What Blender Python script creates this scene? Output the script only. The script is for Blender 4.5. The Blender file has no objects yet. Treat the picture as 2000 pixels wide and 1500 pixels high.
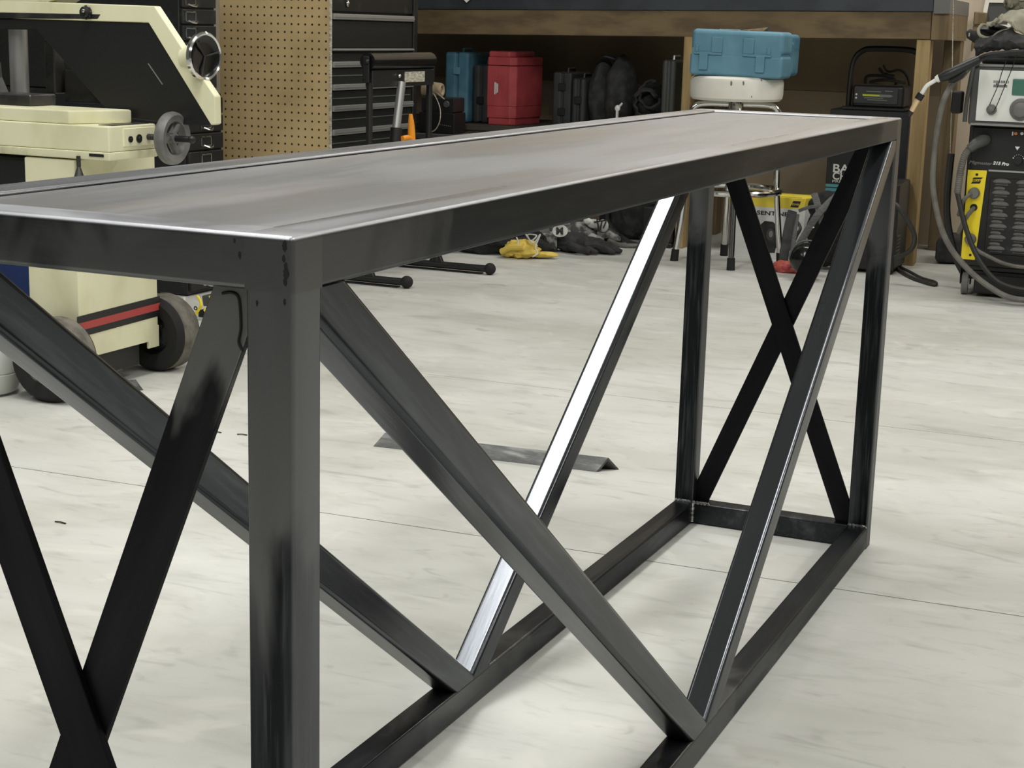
import bpy, bmesh, math, random
from mathutils import Vector, Matrix
random.seed(7)
SC = bpy.context.scene
COL = SC.collection

# ------------------------------------------------------------------ camera
CAM = Vector((0.5105, -0.8309, 0.8446))
CR = Vector((0.9126016, 0.4080042, 0.026283))
CU = Vector((-0.1102943, 0.1837787, 0.9767602))
CF = Vector((-0.3936921, 0.8942919, -0.2127173))
FPX = 3190.78
cd = bpy.data.cameras.new('camera'); cam = bpy.data.objects.new('camera', cd); COL.objects.link(cam)
cam.matrix_world = Matrix(((CR.x, CU.x, -CF.x, CAM.x), (CR.y, CU.y, -CF.y, CAM.y), (CR.z, CU.z, -CF.z, CAM.z), (0, 0, 0, 1)))
cd.sensor_width = 36; cd.lens = FPX/2000*36; cd.clip_start = .02
SC.camera = cam

def ray(px, py): return CF + CR*((px-1000)/FPX) - CU*((py-750)/FPX)
def at(px, py, d): return CAM + ray(px, py)*d                       # point at forward distance d
def fl(px, py, z=0): r = ray(px, py); return CAM + r*((z-CAM.z)/r.z)
def oy(px, py, y): r = ray(px, py); return CAM + r*((y-CAM.y)/r.y)
def ox(px, py, x): r = ray(px, py); return CAM + r*((x-CAM.x)/r.x)

# ------------------------------------------------------------------ world, lights, exposure
w = bpy.data.worlds.new('world'); SC.world = w; w.use_nodes = True
w.node_tree.nodes['Background'].inputs[0].default_value = (.55, .57, .6, 1)
w.node_tree.nodes['Background'].inputs[1].default_value = .25
SC.view_settings.view_transform = 'Standard'; SC.view_settings.look = 'None'
SC.view_settings.gamma = 1; SC.view_settings.use_curve_mapping = False
SC.view_settings.exposure = -0.06
CEIL = 3.1
def strip(x, y, lx, ly, e, col=(1, .99, .965), rz=0):
    l = bpy.data.lights.new('ceiling_or_fill_light', 'AREA'); l.shape = 'RECTANGLE'; l.size = lx; l.size_y = ly
    l.energy = e; l.color = col
    o = bpy.data.objects.new('ceiling_or_fill_light', l); COL.objects.link(o); o.location = (x, y, CEIL-.06); o.rotation_euler = (0, 0, rz)
for X, Y, E in ((-1.25, 1.3, 60), (-1.36, -1.6, 38), (1.12, 1.6, 44), (1.12, -1.6, 38), (3.45, 2.4, 44), (3.45, -1.6, 22), (-3.2, .6, 20)):
    strip(X, Y, .40, 2.3, E)
strip(-.58, 1.5, .45, 1.8, 4)  # added weak fill lamp, greys the upper face of the right far brace
for X, Y, E in ((-.9, 5.25, 34), (1.6, 5.25, 32)):
    strip(X, Y, 1.8, .30, E)

# ------------------------------------------------------------------ helpers
def lin(c):
    f = lambda v: v/12.92 if v <= .04045 else ((v+.055)/1.055)**2.4
    return tuple(f(v/255) for v in c)+(1,)

def mat(name, c, c2=None, scale=8, stretch=(1, 1, 1), rough=.5, rough2=None, metal=0, bump=0, detail=5, lo=.35, hi=.65, spec=.5, coat=0, trans=0, emit=0, rot=(0,0,0)):
    m = bpy.data.materials.new(name); m.use_nodes = True
    nt = m.node_tree; N = nt.nodes; L = nt.links; b = N['Principled BSDF']
    b.inputs['Base Color'].default_value = lin(c); b.inputs['Roughness'].default_value = rough
    b.inputs['Metallic'].default_value = metal; b.inputs['Specular IOR Level'].default_value = spec
    b.inputs['Coat Weight'].default_value = coat; b.inputs['Transmission Weight'].default_value = trans
    if emit:
        b.inputs['Emission Color'].default_value = lin(c); b.inputs['Emission Strength'].default_value = emit
    if c2 or bump or rough2 is not None:
        tc = N.new('ShaderNodeTexCoord'); mp = N.new('ShaderNodeMapping'); mp.inputs['Scale'].default_value = stretch
        mp.inputs['Rotation'].default_value = rot
        L.new(tc.outputs['Object'], mp.inputs['Vector'])
        n = N.new('ShaderNodeTexNoise'); n.inputs['Scale'].default_value = scale; n.inputs['Detail'].default_value = detail
        L.new(mp.outputs[0], n.inputs['Vector'])
        mr = N.new('ShaderNodeMapRange'); mr.interpolation_type = 'SMOOTHSTEP'
        mr.inputs['From Min'].default_value = lo; mr.inputs['From Max'].default_value = hi
        L.new(n.outputs['Fac'], mr.inputs['Value'])
        if c2:
            mx = N.new('ShaderNodeMix'); mx.data_type = 'RGBA'
            mx.inputs['A'].default_value = lin(c); mx.inputs['B'].default_value = lin(c2)
            L.new(mr.outputs[0], mx.inputs['Factor']); L.new(mx.outputs['Result'], b.inputs['Base Color'])
        if rough2 is not None:
            mr2 = N.new('ShaderNodeMapRange'); mr2.inputs['To Min'].default_value = rough; mr2.inputs['To Max'].default_value = rough2
            L.new(mr.outputs[0], mr2.inputs['Value']); L.new(mr2.outputs[0], b.inputs['Roughness'])
        if bump:
            bp = N.new('ShaderNodeBump'); bp.inputs['Strength'].default_value = bump; bp.inputs['Distance'].default_value = .002
            L.new(n.outputs['Fac'], bp.inputs['Height']); L.new(bp.outputs[0], b.inputs['Normal'])
    return m

def concrete():
    m = bpy.data.materials.new('polished_concrete'); m.use_nodes = True
    nt = m.node_tree; N = nt.nodes; L = nt.links; b = N['Principled BSDF']
    tc = N.new('ShaderNodeTexCoord')
    def noise(scale, st, det, dist=0, rot=0):
        mp = N.new('ShaderNodeMapping'); mp.inputs['Scale'].default_value = st; mp.inputs['Rotation'].default_value = (0, 0, rot)
        L.new(tc.outputs['Object'], mp.inputs['Vector'])
        n = N.new('ShaderNodeTexNoise'); n.inputs['Scale'].default_value = scale; n.inputs['Detail'].default_value = det; n.inputs['Distortion'].default_value = dist
        L.new(mp.outputs[0], n.inputs['Vector']); return n.outputs['Fac']
    def rng(o, lo, hi, t0=0, t1=1):
        r = N.new('ShaderNodeMapRange'); r.interpolation_type = 'SMOOTHSTEP'
        for k, v in (('From Min', lo), ('From Max', hi), ('To Min', t0), ('To Max', t1)): r.inputs[k].default_value = v
        L.new(o, r.inputs['Value']); return r.outputs[0]
    def mix(fac, A, B):
        x = N.new('ShaderNodeMix'); x.data_type = 'RGBA'; L.new(fac, x.inputs['Factor'])
        for k, v in (('A', A), ('B', B)):
            if isinstance(v, tuple): x.inputs[k].default_value = v
            else: L.new(v, x.inputs[k])
        return x.outputs['Result']
    c = mix(rng(noise(1.3, (1, 1.6, 1), 4, .4), .35, .65), lin((191, 191, 183)), lin((206, 206, 200)))
    c = mix(rng(noise(3.6, (1, 2.0, 1), 7, .9, .5), .48, .74, 0, .46), c, lin((170, 170, 160)))        # trowel swirls
    c = mix(rng(noise(9, (1, 2.6, 1), 6, 1.2, -.25), .56, .74, 0, .25), c, lin((156, 156, 148)))
    c = mix(rng(noise(2.2, (1, 2.4, 1), 8, 2.5, .9), .62, .74, 0, .38), c, lin((138, 138, 131)))        # scuffs
    c = mix(rng(noise(60, (1, 2.5, 1), 2, .3), .75, .81, 0, .45), c, lin((105, 104, 98)))              # specks
    c = mix(rng(noise(6, (1, 3.6, 1), 7, 1.0, .5), .54, .76, 0, .30), c, lin((142, 142, 134)))           # long scrape marks
    c = mix(rng(noise(2.6, (1, 1.4, 1), 9, 3.0, .2), .56, .70, 0, .30), c, lin((224, 223, 214)))        # pale bloom
    c = mix(rng(noise(14, (1, 2.0, 1), 8, .8, -.5), .60, .78, 0, .34), c, lin((128, 127, 120)))
    L.new(c, b.inputs['Base Color'])
    L.new(rng(noise(3, (1, 2, 1), 4, .5), .3, .7, .42, .62), b.inputs['Roughness'])
    b.inputs['Specular IOR Level'].default_value = .35
    return m

def steel(name, dark, mid, ground, cover=(.5, .68), rough=(.30, .46), st=(1, 1, 1), scale=7, brown=None, welds=True, fine_amt=.3, metal=.9, edge=.6, top=None, top_axis='Z', top_amt=1, centers=None, reach=(.095, .15)):
    """hot-rolled steel: dark mill scale, drawn lines along each bar, brighter where the welds were ground back"""
    m = bpy.data.materials.new(name); m.use_nodes = True
    nt = m.node_tree; N = nt.nodes; L = nt.links; b = N['Principled BSDF']
    tc = N.new('ShaderNodeTexCoord')
    def noise(scale, s, det, dist=0):
        mp = N.new('ShaderNodeMapping'); mp.inputs['Scale'].default_value = s
        L.new(tc.outputs['Object'], mp.inputs['Vector'])
        n = N.new('ShaderNodeTexNoise'); n.inputs['Scale'].default_value = scale; n.inputs['Detail'].default_value = det; n.inputs['Distortion'].default_value = dist
        L.new(mp.outputs[0], n.inputs['Vector']); return n.outputs['Fac']
    def rng(o, lo, hi, t0=0, t1=1):
        r = N.new('ShaderNodeMapRange'); r.interpolation_type = 'SMOOTHSTEP'
        for k, v in (('From Min', lo), ('From Max', hi), ('To Min', t0), ('To Max', t1)): r.inputs[k].default_value = v
        L.new(o, r.inputs['Value']); return r.outputs[0]
    def mix(fac, A, B):
        x = N.new('ShaderNodeMix'); x.data_type = 'RGBA'; L.new(fac, x.inputs['Factor'])
        for k, v in (('A', A), ('B', B)):
            if isinstance(v, tuple): x.inputs[k].default_value = v
            else: L.new(v, x.inputs[k])
        return x.outputs['Result']
    def math_(op, a, b_=None):
        x = N.new('ShaderNodeMath'); x.operation = op
        for i, v in enumerate((a, b_)):
            if v is None: continue
            if isinstance(v, (int, float)): x.inputs[i].default_value = v
            else: L.new(v, x.inputs[i])
        return x.outputs[0]
    big = noise(scale, st, 5, .4); fine = noise(scale*8, st, 3)
    c = mix(rng(big, cover[0], cover[1]), lin(dark), lin(mid))
    c = mix(rng(fine, .45, .75, 0, fine_amt), c, lin(mid))
    ro = rng(big, .35, .65, rough[1], rough[0])
    if welds:
        ab = N.new('ShaderNodeVectorMath'); ab.operation = 'ABSOLUTE'; L.new(tc.outputs['Object'], ab.inputs[0])
        ds = []
        for pt, sc in (centers or (((.150, .913, .70), (1, .9, .75)), ((.155, .0, .06), (1, .8, 1)))):
            sb = N.new('ShaderNodeVectorMath'); sb.operation = 'SUBTRACT'; sb.inputs[1].default_value = pt; L.new(ab.outputs[0], sb.inputs[0])
            ml = N.new('ShaderNodeVectorMath'); ml.operation = 'MULTIPLY'; ml.inputs[1].default_value = sc; L.new(sb.outputs[0], ml.inputs[0])
            le = N.new('ShaderNodeVectorMath'); le.operation = 'LENGTH'; L.new(ml.outputs[0], le.inputs[0]); ds.append(le.outputs['Value'])
        d = math_('MINIMUM', ds[0], ds[-1])
        d = math_('ADD', d, math_('MULTIPLY', math_('SUBTRACT', noise(11, (1, 1, .6), 4, .6), .5), .34))
        g = rng(d, reach[0], reach[1], 1, 0)
        c = mix(g, c, lin(ground))
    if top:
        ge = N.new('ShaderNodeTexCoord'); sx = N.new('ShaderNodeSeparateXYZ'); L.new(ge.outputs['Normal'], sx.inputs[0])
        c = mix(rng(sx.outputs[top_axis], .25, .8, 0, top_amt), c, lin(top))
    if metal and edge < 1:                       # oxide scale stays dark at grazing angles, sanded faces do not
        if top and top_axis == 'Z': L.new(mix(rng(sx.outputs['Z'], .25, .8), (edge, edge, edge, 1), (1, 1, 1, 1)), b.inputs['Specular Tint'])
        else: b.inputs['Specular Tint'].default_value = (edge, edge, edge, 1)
    if brown: c = mix(rng(noise(scale*.6, st, 4, .8), .50, .68, 0, .6), c, lin(brown))
    L.new(c, b.inputs['Base Color']); L.new(ro, b.inputs['Roughness'])
    b.inputs['Metallic'].default_value = metal
    bp = N.new('ShaderNodeBump'); bp.inputs['Strength'].default_value = .05; bp.inputs['Distance'].default_value = .001
    L.new(fine, bp.inputs['Height']); L.new(bp.outputs[0], b.inputs['Normal'])
    return m

M = {}
M['floor'] = concrete()
M['joint'] = mat('joint_dirt', (70, 66, 58), rough=.9)
M['wall'] = mat('painted_wall', (218, 202, 178), (214, 198, 174), 2, rough=.8)
M['wall_side'] = mat('painted_side_wall', (104, 105, 104), rough=.85)
M['wall_dark'] = mat('dark_front_wall', (64, 64, 64), rough=.85)
M['ceil'] = mat('ceiling_white', (200, 200, 195), rough=.9)
GR = (106, 107, 108)
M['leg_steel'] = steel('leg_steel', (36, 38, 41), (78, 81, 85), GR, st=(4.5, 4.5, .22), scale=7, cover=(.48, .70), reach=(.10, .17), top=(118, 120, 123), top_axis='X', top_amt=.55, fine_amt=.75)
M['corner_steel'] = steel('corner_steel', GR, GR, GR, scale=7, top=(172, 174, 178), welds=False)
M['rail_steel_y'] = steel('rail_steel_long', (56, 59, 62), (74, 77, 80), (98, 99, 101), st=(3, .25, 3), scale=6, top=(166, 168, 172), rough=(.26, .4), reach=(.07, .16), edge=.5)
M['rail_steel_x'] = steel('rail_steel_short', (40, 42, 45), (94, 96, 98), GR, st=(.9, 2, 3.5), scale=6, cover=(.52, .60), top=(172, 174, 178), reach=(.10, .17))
M['bottom_steel'] = steel('bottom_rail_steel', (54, 57, 60), (82, 85, 88), (98, 100, 101), st=(3, .4, 3), scale=6, rough=(.26, .4))
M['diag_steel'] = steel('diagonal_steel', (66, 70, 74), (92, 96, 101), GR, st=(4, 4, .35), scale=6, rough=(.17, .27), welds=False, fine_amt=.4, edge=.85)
M['diag_lit_face'] = steel('diagonal_steel_lit_face', (66, 70, 74), (92, 96, 101), GR, st=(4, 4, .35), scale=6, rough=(.17, .28), welds=False, fine_amt=.4, top=(126, 129, 134), top_axis='Y', top_amt=.58, edge=.8)  # paler upper faces: reflection of the overhead lights put into the colour
M['bar_steel'] = steel('flat_bar_steel', (34, 35, 37), (44, 45, 47), GR, st=(3, 3, .4), scale=5, rough=(.42, .55), welds=False)
M['bar_ground'] = steel('flat_bar_ground_end', (34, 35, 37), (44, 45, 47), (116, 117, 117), st=(3, 3, .4), scale=5, rough=(.42, .55), centers=(((0, 0, .36), (1, 1, 1)),), reach=(.05, .10))
M['plate'] = steel('plate_steel', (150, 151, 152), (168, 168, 168), (160, 160, 160), st=(3.2, .45, 3), scale=3.4, rough=(.32, .44), brown=(156, 149, 141), edge=1, welds=False, fine_amt=.15)
M['weld'] = mat('weld_bead', (235, 234, 230), (150, 148, 146), 90, rough=.3, metal=.9, bump=.5)
M['weld_dark'] = mat('weld_gap', (18, 18, 18), rough=.8)
M['angle_iron'] = steel('angle_iron', (100, 101, 100), (136, 137, 135), (150, 150, 150), st=(.6, 3, 3), scale=14, rough=(.45, .65), welds=False)
M['cream'] = mat('cream_paint', (226, 224, 190), (208, 205, 168), 9, (1, 1, .6), rough=.42, lo=.4, hi=.75, bump=.08)
M['cream_worn'] = mat('cream_paint_worn', (216, 214, 180), (170, 166, 130), 14, (1, 1, .5), rough=.5, lo=.5, hi=.8, bump=.1)
M['black'] = mat('black_paint', (24, 24, 24), rough=.45)
M['black_scuff'] = mat('black_scuffed', (20, 20, 20), (46, 46, 45), 20, rough=.5, lo=.55, hi=.8)
M['black_gloss'] = mat('black_gloss', (16, 17, 18), rough=.18)
M['satin_black'] = mat('satin_black', (34, 36, 36), rough=.38)
M['rubber'] = mat('tyre_rubber', (22, 22, 21), rough=.8)
M['tread'] = mat('tyre_tread_dusty', (112, 108, 98), (84, 81, 74), 30, rough=.9)
M['chrome'] = mat('chrome', (215, 215, 212), rough=.12, metal=1)
M['castiron'] = mat('grey_cast_wheel', (128, 128, 126), (108, 108, 106), 20, rough=.45, metal=.4)
M['alu'] = mat('brushed_pull', (186, 188, 188), rough=.38, metal=.75)
M['dark_steel'] = mat('dark_machine_steel', (52, 52, 52), (80, 80, 78), 18, rough=.4, metal=.6)
M['grey_steel'] = mat('grey_machine_steel', (172, 172, 170), rough=.35, metal=.7)
M['redstripe'] = mat('red_stripe', (170, 66, 62), rough=.5)
M['bluebarrel'] = mat('blue_plastic', (36, 76, 158), rough=.4)
M['jug'] = mat('translucent_jug', (214, 216, 208), rough=.35, trans=.35)
M['red_case'] = mat('red_case_plastic', (188, 76, 80), (170, 66, 72), 12, rough=.5)
M['blue_case'] = mat('blue_case_plastic', (102, 150, 170), (92, 138, 158), 10, rough=.5)
M['blue_case_d'] = mat('blue_case_dusty', (64, 112, 134), (90, 132, 148), 14, rough=.6)
M['dark_case'] = mat('dark_case_plastic', (44, 47, 46), (52, 55, 54), 14, rough=.6)
M['charcoal'] = mat('charcoal_fabric', (38, 38, 38), (56, 56, 55), 30, rough=.9, bump=.3)
M['strap'] = mat('grey_webbing', (96, 96, 95), (80, 80, 80), 60, (1, 1, 4), rough=.9, bump=.2)
M['fabric_black'] = mat('black_fabric', (20, 20, 21), (32, 32, 32), 40, rough=.95, bump=.3)
M['glove_grey'] = mat('grey_glove_fabric', (70, 70, 68), (150, 150, 146), 26, rough=.9, lo=.45, hi=.62, bump=.3)
M['white_fab'] = mat('white_fabric', (205, 205, 198), (170, 170, 164), 30, rough=.9)
M['yellow'] = mat('yellow_leather', (218, 190, 88), (200, 172, 72), 16, rough=.7, bump=.2)
M['khaki'] = mat('khaki_cloth', (150, 147, 128), (132, 129, 112), 22, rough=.95, bump=.3)
M['white_plastic'] = mat('white_plastic', (228, 228, 222), rough=.4)
M['vinyl'] = mat('white_vinyl', (238, 236, 226), (224, 222, 210), 7, rough=.45)
M['tan'] = mat('tan_tape', (178, 160, 130), (150, 134, 108), 40, rough=.8)
M['wood'] = mat('pine_post', (176, 152, 106), (150, 126, 84), 5, (8, 8, .6), rough=.75, bump=.1)
M['wood_side'] = mat('pine_shaded_or_brown', (134, 116, 86), (112, 96, 70), 5, (8, 8, .6), rough=.8, bump=.1)  # darker pine copy: shade on the rear posts put into the colour
M['wood_apron'] = mat('stained_board', (92, 76, 56), (122, 104, 74), 6, (.9, 6, 3), rough=.75, bump=.15)
M['bench_top'] = mat('dark_bench_edge', (62, 67, 72), (52, 56, 60), 9, rough=.4)
M['bench_gray'] = mat('grey_bench_cap', (112, 110, 106), rough=.5)
M['shelf'] = mat('shelf_board', (70, 64, 54), (56, 50, 42), 6, (1, 6, 6), rough=.8)
M['plywood'] = mat('plywood_back', (158, 142, 116), (146, 130, 106), 4, (1, 1, .4), rough=.85)
M['plywood2'] = mat('plywood_back_low', (168, 152, 126), rough=.85)
M['teal'] = mat('teal_print', (86, 160, 172), rough=.5)
M['carton'] = mat('black_carton', (26, 30, 33), rough=.55)
M['ink_white'] = mat('white_ink', (226, 228, 226), rough=.6)
M['ink_black'] = mat('black_ink', (20, 20, 18), rough=.6)
M['ink_grey'] = mat('grey_ink', (120, 120, 118), rough=.6)
M['lime'] = mat('lime_print', (190, 200, 50), rough=.5)
M['carton_white'] = mat('white_carton', (212, 212, 208), rough=.7)
M['carton_yellow'] = mat('yellow_carton', (228, 206, 66), rough=.6)
M['mig_yellow'] = mat('yellow_panel', (246, 222, 44), rough=.45)
M['panel_white'] = mat('white_control_panel', (236, 238, 232), rough=.4)
M['bezel'] = mat('grey_bezel', (78, 80, 78), rough=.45)
M['louver'] = mat('grey_louver', (104, 104, 100), (84, 84, 82), 30, rough=.5)
M['lcd'] = mat('green_lcd', (78, 122, 108), rough=.15)
M['knob'] = mat('grey_knob', (112, 112, 108), rough=.45)
M['cable'] = mat('grey_rubber_cable', (96, 94, 88), (112, 110, 102), 30, rough=.6)
M['cable_d'] = mat('dark_rubber_cable', (44, 44, 42), rough=.6)
M['brass'] = mat('brass_nozzle', (232, 204, 160), rough=.35, metal=.35)
M['orange'] = mat('orange_plastic', (236, 152, 40), rough=.4)
M['redorange'] = mat('red_cap', (204, 102, 88), (184, 88, 76), 12, rough=.6)
M['label'] = mat('cream_label', (206, 202, 184), (150, 146, 130), 60, (1, 1, 3), rough=.6)
M['frame_white'] = mat('white_frame', (222, 216, 204), rough=.5)
M['board_dark'] = mat('dark_board', (58, 58, 56), (84, 84, 82), 30, rough=.5, lo=.6, hi=.8)
M['paper'] = mat('white_paper', (232, 232, 228), rough=.8)
M['led'] = mat('orange_mark', (226, 140, 70), rough=.5)

def pegboard_mat():
    m = mat('pegboard', (212, 186, 136), (180, 156, 110), 3, rough=.75, lo=.35, hi=.7)
    nt = m.node_tree; N = nt.nodes; L = nt.links; b = N['Principled BSDF']
    src = b.inputs['Base Color'].links[0].from_socket
    tc = N.new('ShaderNodeTexCoord'); mp = N.new('ShaderNodeMapping'); L.new(tc.outputs['Object'], mp.inputs['Vector'])
    mp.inputs['Scale'].default_value = (1/.02715, 0, 1/.02715); mp.inputs['Location'].default_value = (.5, 0, .5)
    fr = N.new('ShaderNodeVectorMath'); fr.operation = 'FRACTION'; L.new(mp.outputs[0], fr.inputs[0])
    su = N.new('ShaderNodeVectorMath'); su.operation = 'SUBTRACT'; su.inputs[1].default_value = (.5, 0, .5); L.new(fr.outputs[0], su.inputs[0])
    ln = N.new('ShaderNodeVectorMath'); ln.operation = 'LENGTH'; L.new(su.outputs[0], ln.inputs[0])
    lt = N.new('ShaderNodeMapRange'); lt.inputs['From Min'].default_value = .11; lt.inputs['From Max'].default_value = .17
    lt.inputs['To Min'].default_value = 1; lt.inputs['To Max'].default_value = 0; L.new(ln.outputs['Value'], lt.inputs['Value'])
    mx = N.new('ShaderNodeMix'); mx.data_type = 'RGBA'; mx.inputs['B'].default_value = lin((40, 28, 16))
    L.new(lt.outputs[0], mx.inputs['Factor']); L.new(src, mx.inputs['A']); L.new(mx.outputs['Result'], b.inputs['Base Color'])
    return m
M['pegboard'] = pegboard_mat()

# ---- mesh builder
class MB:
    def __init__(s): s.bm = bmesh.new()
    def _join(s, b):
        me = bpy.data.meshes.new('tmp'); b.to_mesh(me); b.free(); s.bm.from_mesh(me); bpy.data.meshes.remove(me); return s
    def box(s, lo, hi, bev=0, seg=2, axis=None, mtx=None):
        lo = Vector(lo); hi = Vector(hi); b = bmesh.new()
        bmesh.ops.create_cube(b, size=1)
        for v in b.verts: v.co = Vector([(lo[i]+hi[i])/2 + v.co[i]*(hi[i]-lo[i]) for i in range(3)])
        if bev:
            es = b.edges[:]
            if axis is not None: es = [e for e in es if abs((e.verts[0].co-e.verts[1].co).normalized()[axis]) > .9]
            bmesh.ops.bevel(b, geom=es, offset=bev, segments=seg, profile=.5, affect='EDGES')
        if mtx: b.transform(mtx)
        return s._join(b)
    def prism(s, pts, vec, bev=0, seg=2, edgesel=None):
        b = bmesh.new(); vec = Vector(vec)
        a = [b.verts.new(Vector(p)) for p in pts]; c = [b.verts.new(Vector(p)+vec) for p in pts]
        b.faces.new(a); b.faces.new(c[::-1]); n = len(pts)
        for i in range(n): b.faces.new((a[i], a[(i+1) % n], c[(i+1) % n], c[i])[::-1])
        bmesh.ops.recalc_face_normals(b, faces=b.faces[:])
        if bev:
            es = [e for e in b.edges if edgesel is None or edgesel(e.verts[0].co, e.verts[1].co)]
            bmesh.ops.bevel(b, geom=es, offset=bev, segments=seg, profile=.5, affect='EDGES')
        return s._join(b)
    def cyl(s, p0, p1, r0, r1=None, n=20, cap=True):
        p0 = Vector(p0); p1 = Vector(p1); r1 = r0 if r1 is None else r1; d = p1-p0; b = bmesh.new()
        q = d.to_track_quat('Z', 'Y'); 
        bmesh.ops.create_cone(b, cap_ends=cap, segments=n, radius1=max(r0, 1e-5), radius2=max(r1, 1e-5), depth=d.length)
        b.transform(Matrix.Translation((p0+p1)/2) @ q.to_matrix().to_4x4()); return s._join(b)
    def lathe(s, prof, p0, axis=(0, 0, 1), n=28):
        b = bmesh.new(); q = Vector(axis).to_track_quat('Z', 'Y'); rings = []
        for r, z in prof:
            if r < 1e-6: rings.append([b.verts.new((0, 0, z))])
            else: rings.append([b.verts.new((r*math.cos(2*math.pi*k/n), r*math.sin(2*math.pi*k/n), z)) for k in range(n)])
        for A, B in zip(rings, rings[1:]):
            for k in range(n):
                q_ = [A[k % len(A)], A[(k+1) % len(A)], B[(k+1) % len(B)], B[k % len(B)]]
                u = []
                for v in q_:
                    if v not in u: u.append(v)
                if len(u) > 2: b.faces.new(u)
        bmesh.ops.recalc_face_normals(b, faces=b.faces[:])
        b.transform(Matrix.Translation(Vector(p0)) @ q.to_matrix().to_4x4()); return s._join(b)
    def torus(s, c, axis, R, r, n=32, m=10, arc=None):
        q = Vector(axis).to_track_quat('Z', 'Y'); pts = []
        for k in range(n if arc is None else n+1):
            a = 2*math.pi*k/n if arc is None else arc[0]+(arc[1]-arc[0])*k/n
            pts.append(Vector(c)+q @ Vector((R*math.cos(a), R*math.sin(a), 0)))
        return s.tube(pts, r, m, closed=arc is None)
    def tube(s, pts, r, m=8, closed=False, flat=1, up=None):
        pts = [Vector(p) for p in pts]; n = len(pts); b = bmesh.new(); rings = []
        prev = None
        for i, p in enumerate(pts):
            t = (pts[(i+1) % n]-pts[i-1]) if closed else (pts[min(i+1, n-1)]-pts[max(i-1, 0)])
            t.normalize()
            if up is not None: a = Vector(up)
            elif prev is None: a = Vector((0, 0, 1)) if abs(t.z) < .9 else Vector((1, 0, 0))
            else: a = prev
            x = (a - t*a.dot(t)).normalized(); y = t.cross(x); prev = x
            rr = r[i] if isinstance(r, (list, tuple)) else r
            rings.append([b.verts.new(p + x*rr*flat*math.cos(2*math.pi*k/m) + y*rr*math.sin(2*math.pi*k/m)) for k in range(m)])
        for i in range(n if closed else n-1):
            A = rings[i]; B = rings[(i+1) % n]
            for k in range(m): b.faces.new((A[k], A[(k+1) % m], B[(k+1) % m], B[k]))
        if not closed: b.faces.new(rings[0][::-1]); b.faces.new(rings[-1])
        bmesh.ops.recalc_face_normals(b, faces=b.faces[:]); return s._join(b)
    def ball(s, c, r, sc=(1, 1, 1), n=16, mtx=None):
        b = bmesh.new(); bmesh.ops.create_uvsphere(b, u_segments=n, v_segments=n//2+2, radius=r)
        for v in b.verts: v.co = Vector((v.co.x*sc[0], v.co.y*sc[1], v.co.z*sc[2]))
        if mtx: b.transform(mtx)
        b.transform(Matrix.Translation(Vector(c))); return s._join(b)
    def blob(s, c, sc, amp=.15, freq=6, sub=4, seed=0, flat_z=None, mtx=None):
        from mathutils import noise
        b = bmesh.new(); bmesh.ops.create_icosphere(b, subdivisions=sub, radius=1)
        for v in b.verts:
            nv = noise.fractal(v.co*freq*.3+Vector((seed*7.1, seed*3.3, seed)), .9, 2.0, 4)
            v.co = v.co*(1+amp*nv); v.co = Vector((v.co.x*sc[0], v.co.y*sc[1], v.co.z*sc[2]))
        if mtx: b.transform(mtx)
        b.transform(Matrix.Translation(Vector(c)))
        if flat_z is not None:
            for v in b.verts: v.co.z = max(v.co.z, flat_z)
        return s._join(b)

def spline(P, n=10):
    P = [Vector(p) for p in P]; out = []
    for i in range(len(P)-1):
        a = P[max(i-1, 0)]; b = P[i]; c = P[i+1]; d = P[min(i+2, len(P)-1)]
        for k in range(n):
            t = k/n; out.append(.5*((2*b)+(c-a)*t+(2*a-5*b+4*c-d)*t*t+(3*b-a-3*c+d)*t**3))
    out.append(P[-1]); return out

def thing(name, label, cat, loc, rz=0, group=None):
    o = bpy.data.objects.new(name, None); COL.objects.link(o); o.empty_display_size = .05
    o.location = loc; o.rotation_euler = (0, 0, rz); o['label'] = label; o['category'] = cat
    if group: o['group'] = group
    o['_m'] = 0
    del o['_m']
    return o
def rootm(o):
    return Matrix.Translation(o.location) @ o.rotation_euler.to_matrix().to_4x4()
def part(name, mb, m, parent=None, world=True, smooth=True, label=None, kind=None, ang=35):
    me = bpy.data.meshes.new(name)
    if parent is not None and world:
        top = parent
        while top.parent: top = top.parent
        mb.bm.transform(rootm(top).inverted())
    if smooth:
        for f in mb.bm.faces: f.smooth = True
        for e in mb.bm.edges:
            if len(e.link_faces) == 2 and e.calc_face_angle(0) > math.radians(ang): e.smooth = False
    mb.bm.to_mesh(me); mb.bm.free()
    for mm in (m if isinstance(m, (list, tuple)) else [m]): me.materials.append(M[mm])
    o = bpy.data.objects.new(name, me); COL.objects.link(o)
    if smooth and len(me.polygons) < 4000:
        wn = o.modifiers.new('weighted_normals', 'WEIGHTED_NORMAL'); wn.keep_sharp = True; wn.weight = 90
    if parent is not None: o.parent = parent
    if label: o['label'] = label
    if kind: o['kind'] = kind
    return o
def single(name, mb, m, label, cat, group=None, base=None, **k):
    """a thing that is one mesh; its origin is moved to its base"""
    base = Vector(base) if base is not None else Vector((0, 0, 0))
    if base.length: mb.bm.transform(Matrix.Translation(-base))
    o = part(name, mb, m, None, **k); o.location = base; o['label'] = label; o['category'] = cat
    if group: o['group'] = group
    return o
def struct(name, mb, m): 
    o = part(name, mb, m, smooth=False); o['kind'] = 'structure'; return o
def share(src, parent, loc, rot=(0, 0, 0), scale=(1, 1, 1), name=None):
    c = src.copy(); c.name = name or src.name.split('.')[0]; COL.objects.link(c); c.parent = parent; c.location = loc; c.rotation_euler = rot; c.scale = scale; return c
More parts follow.
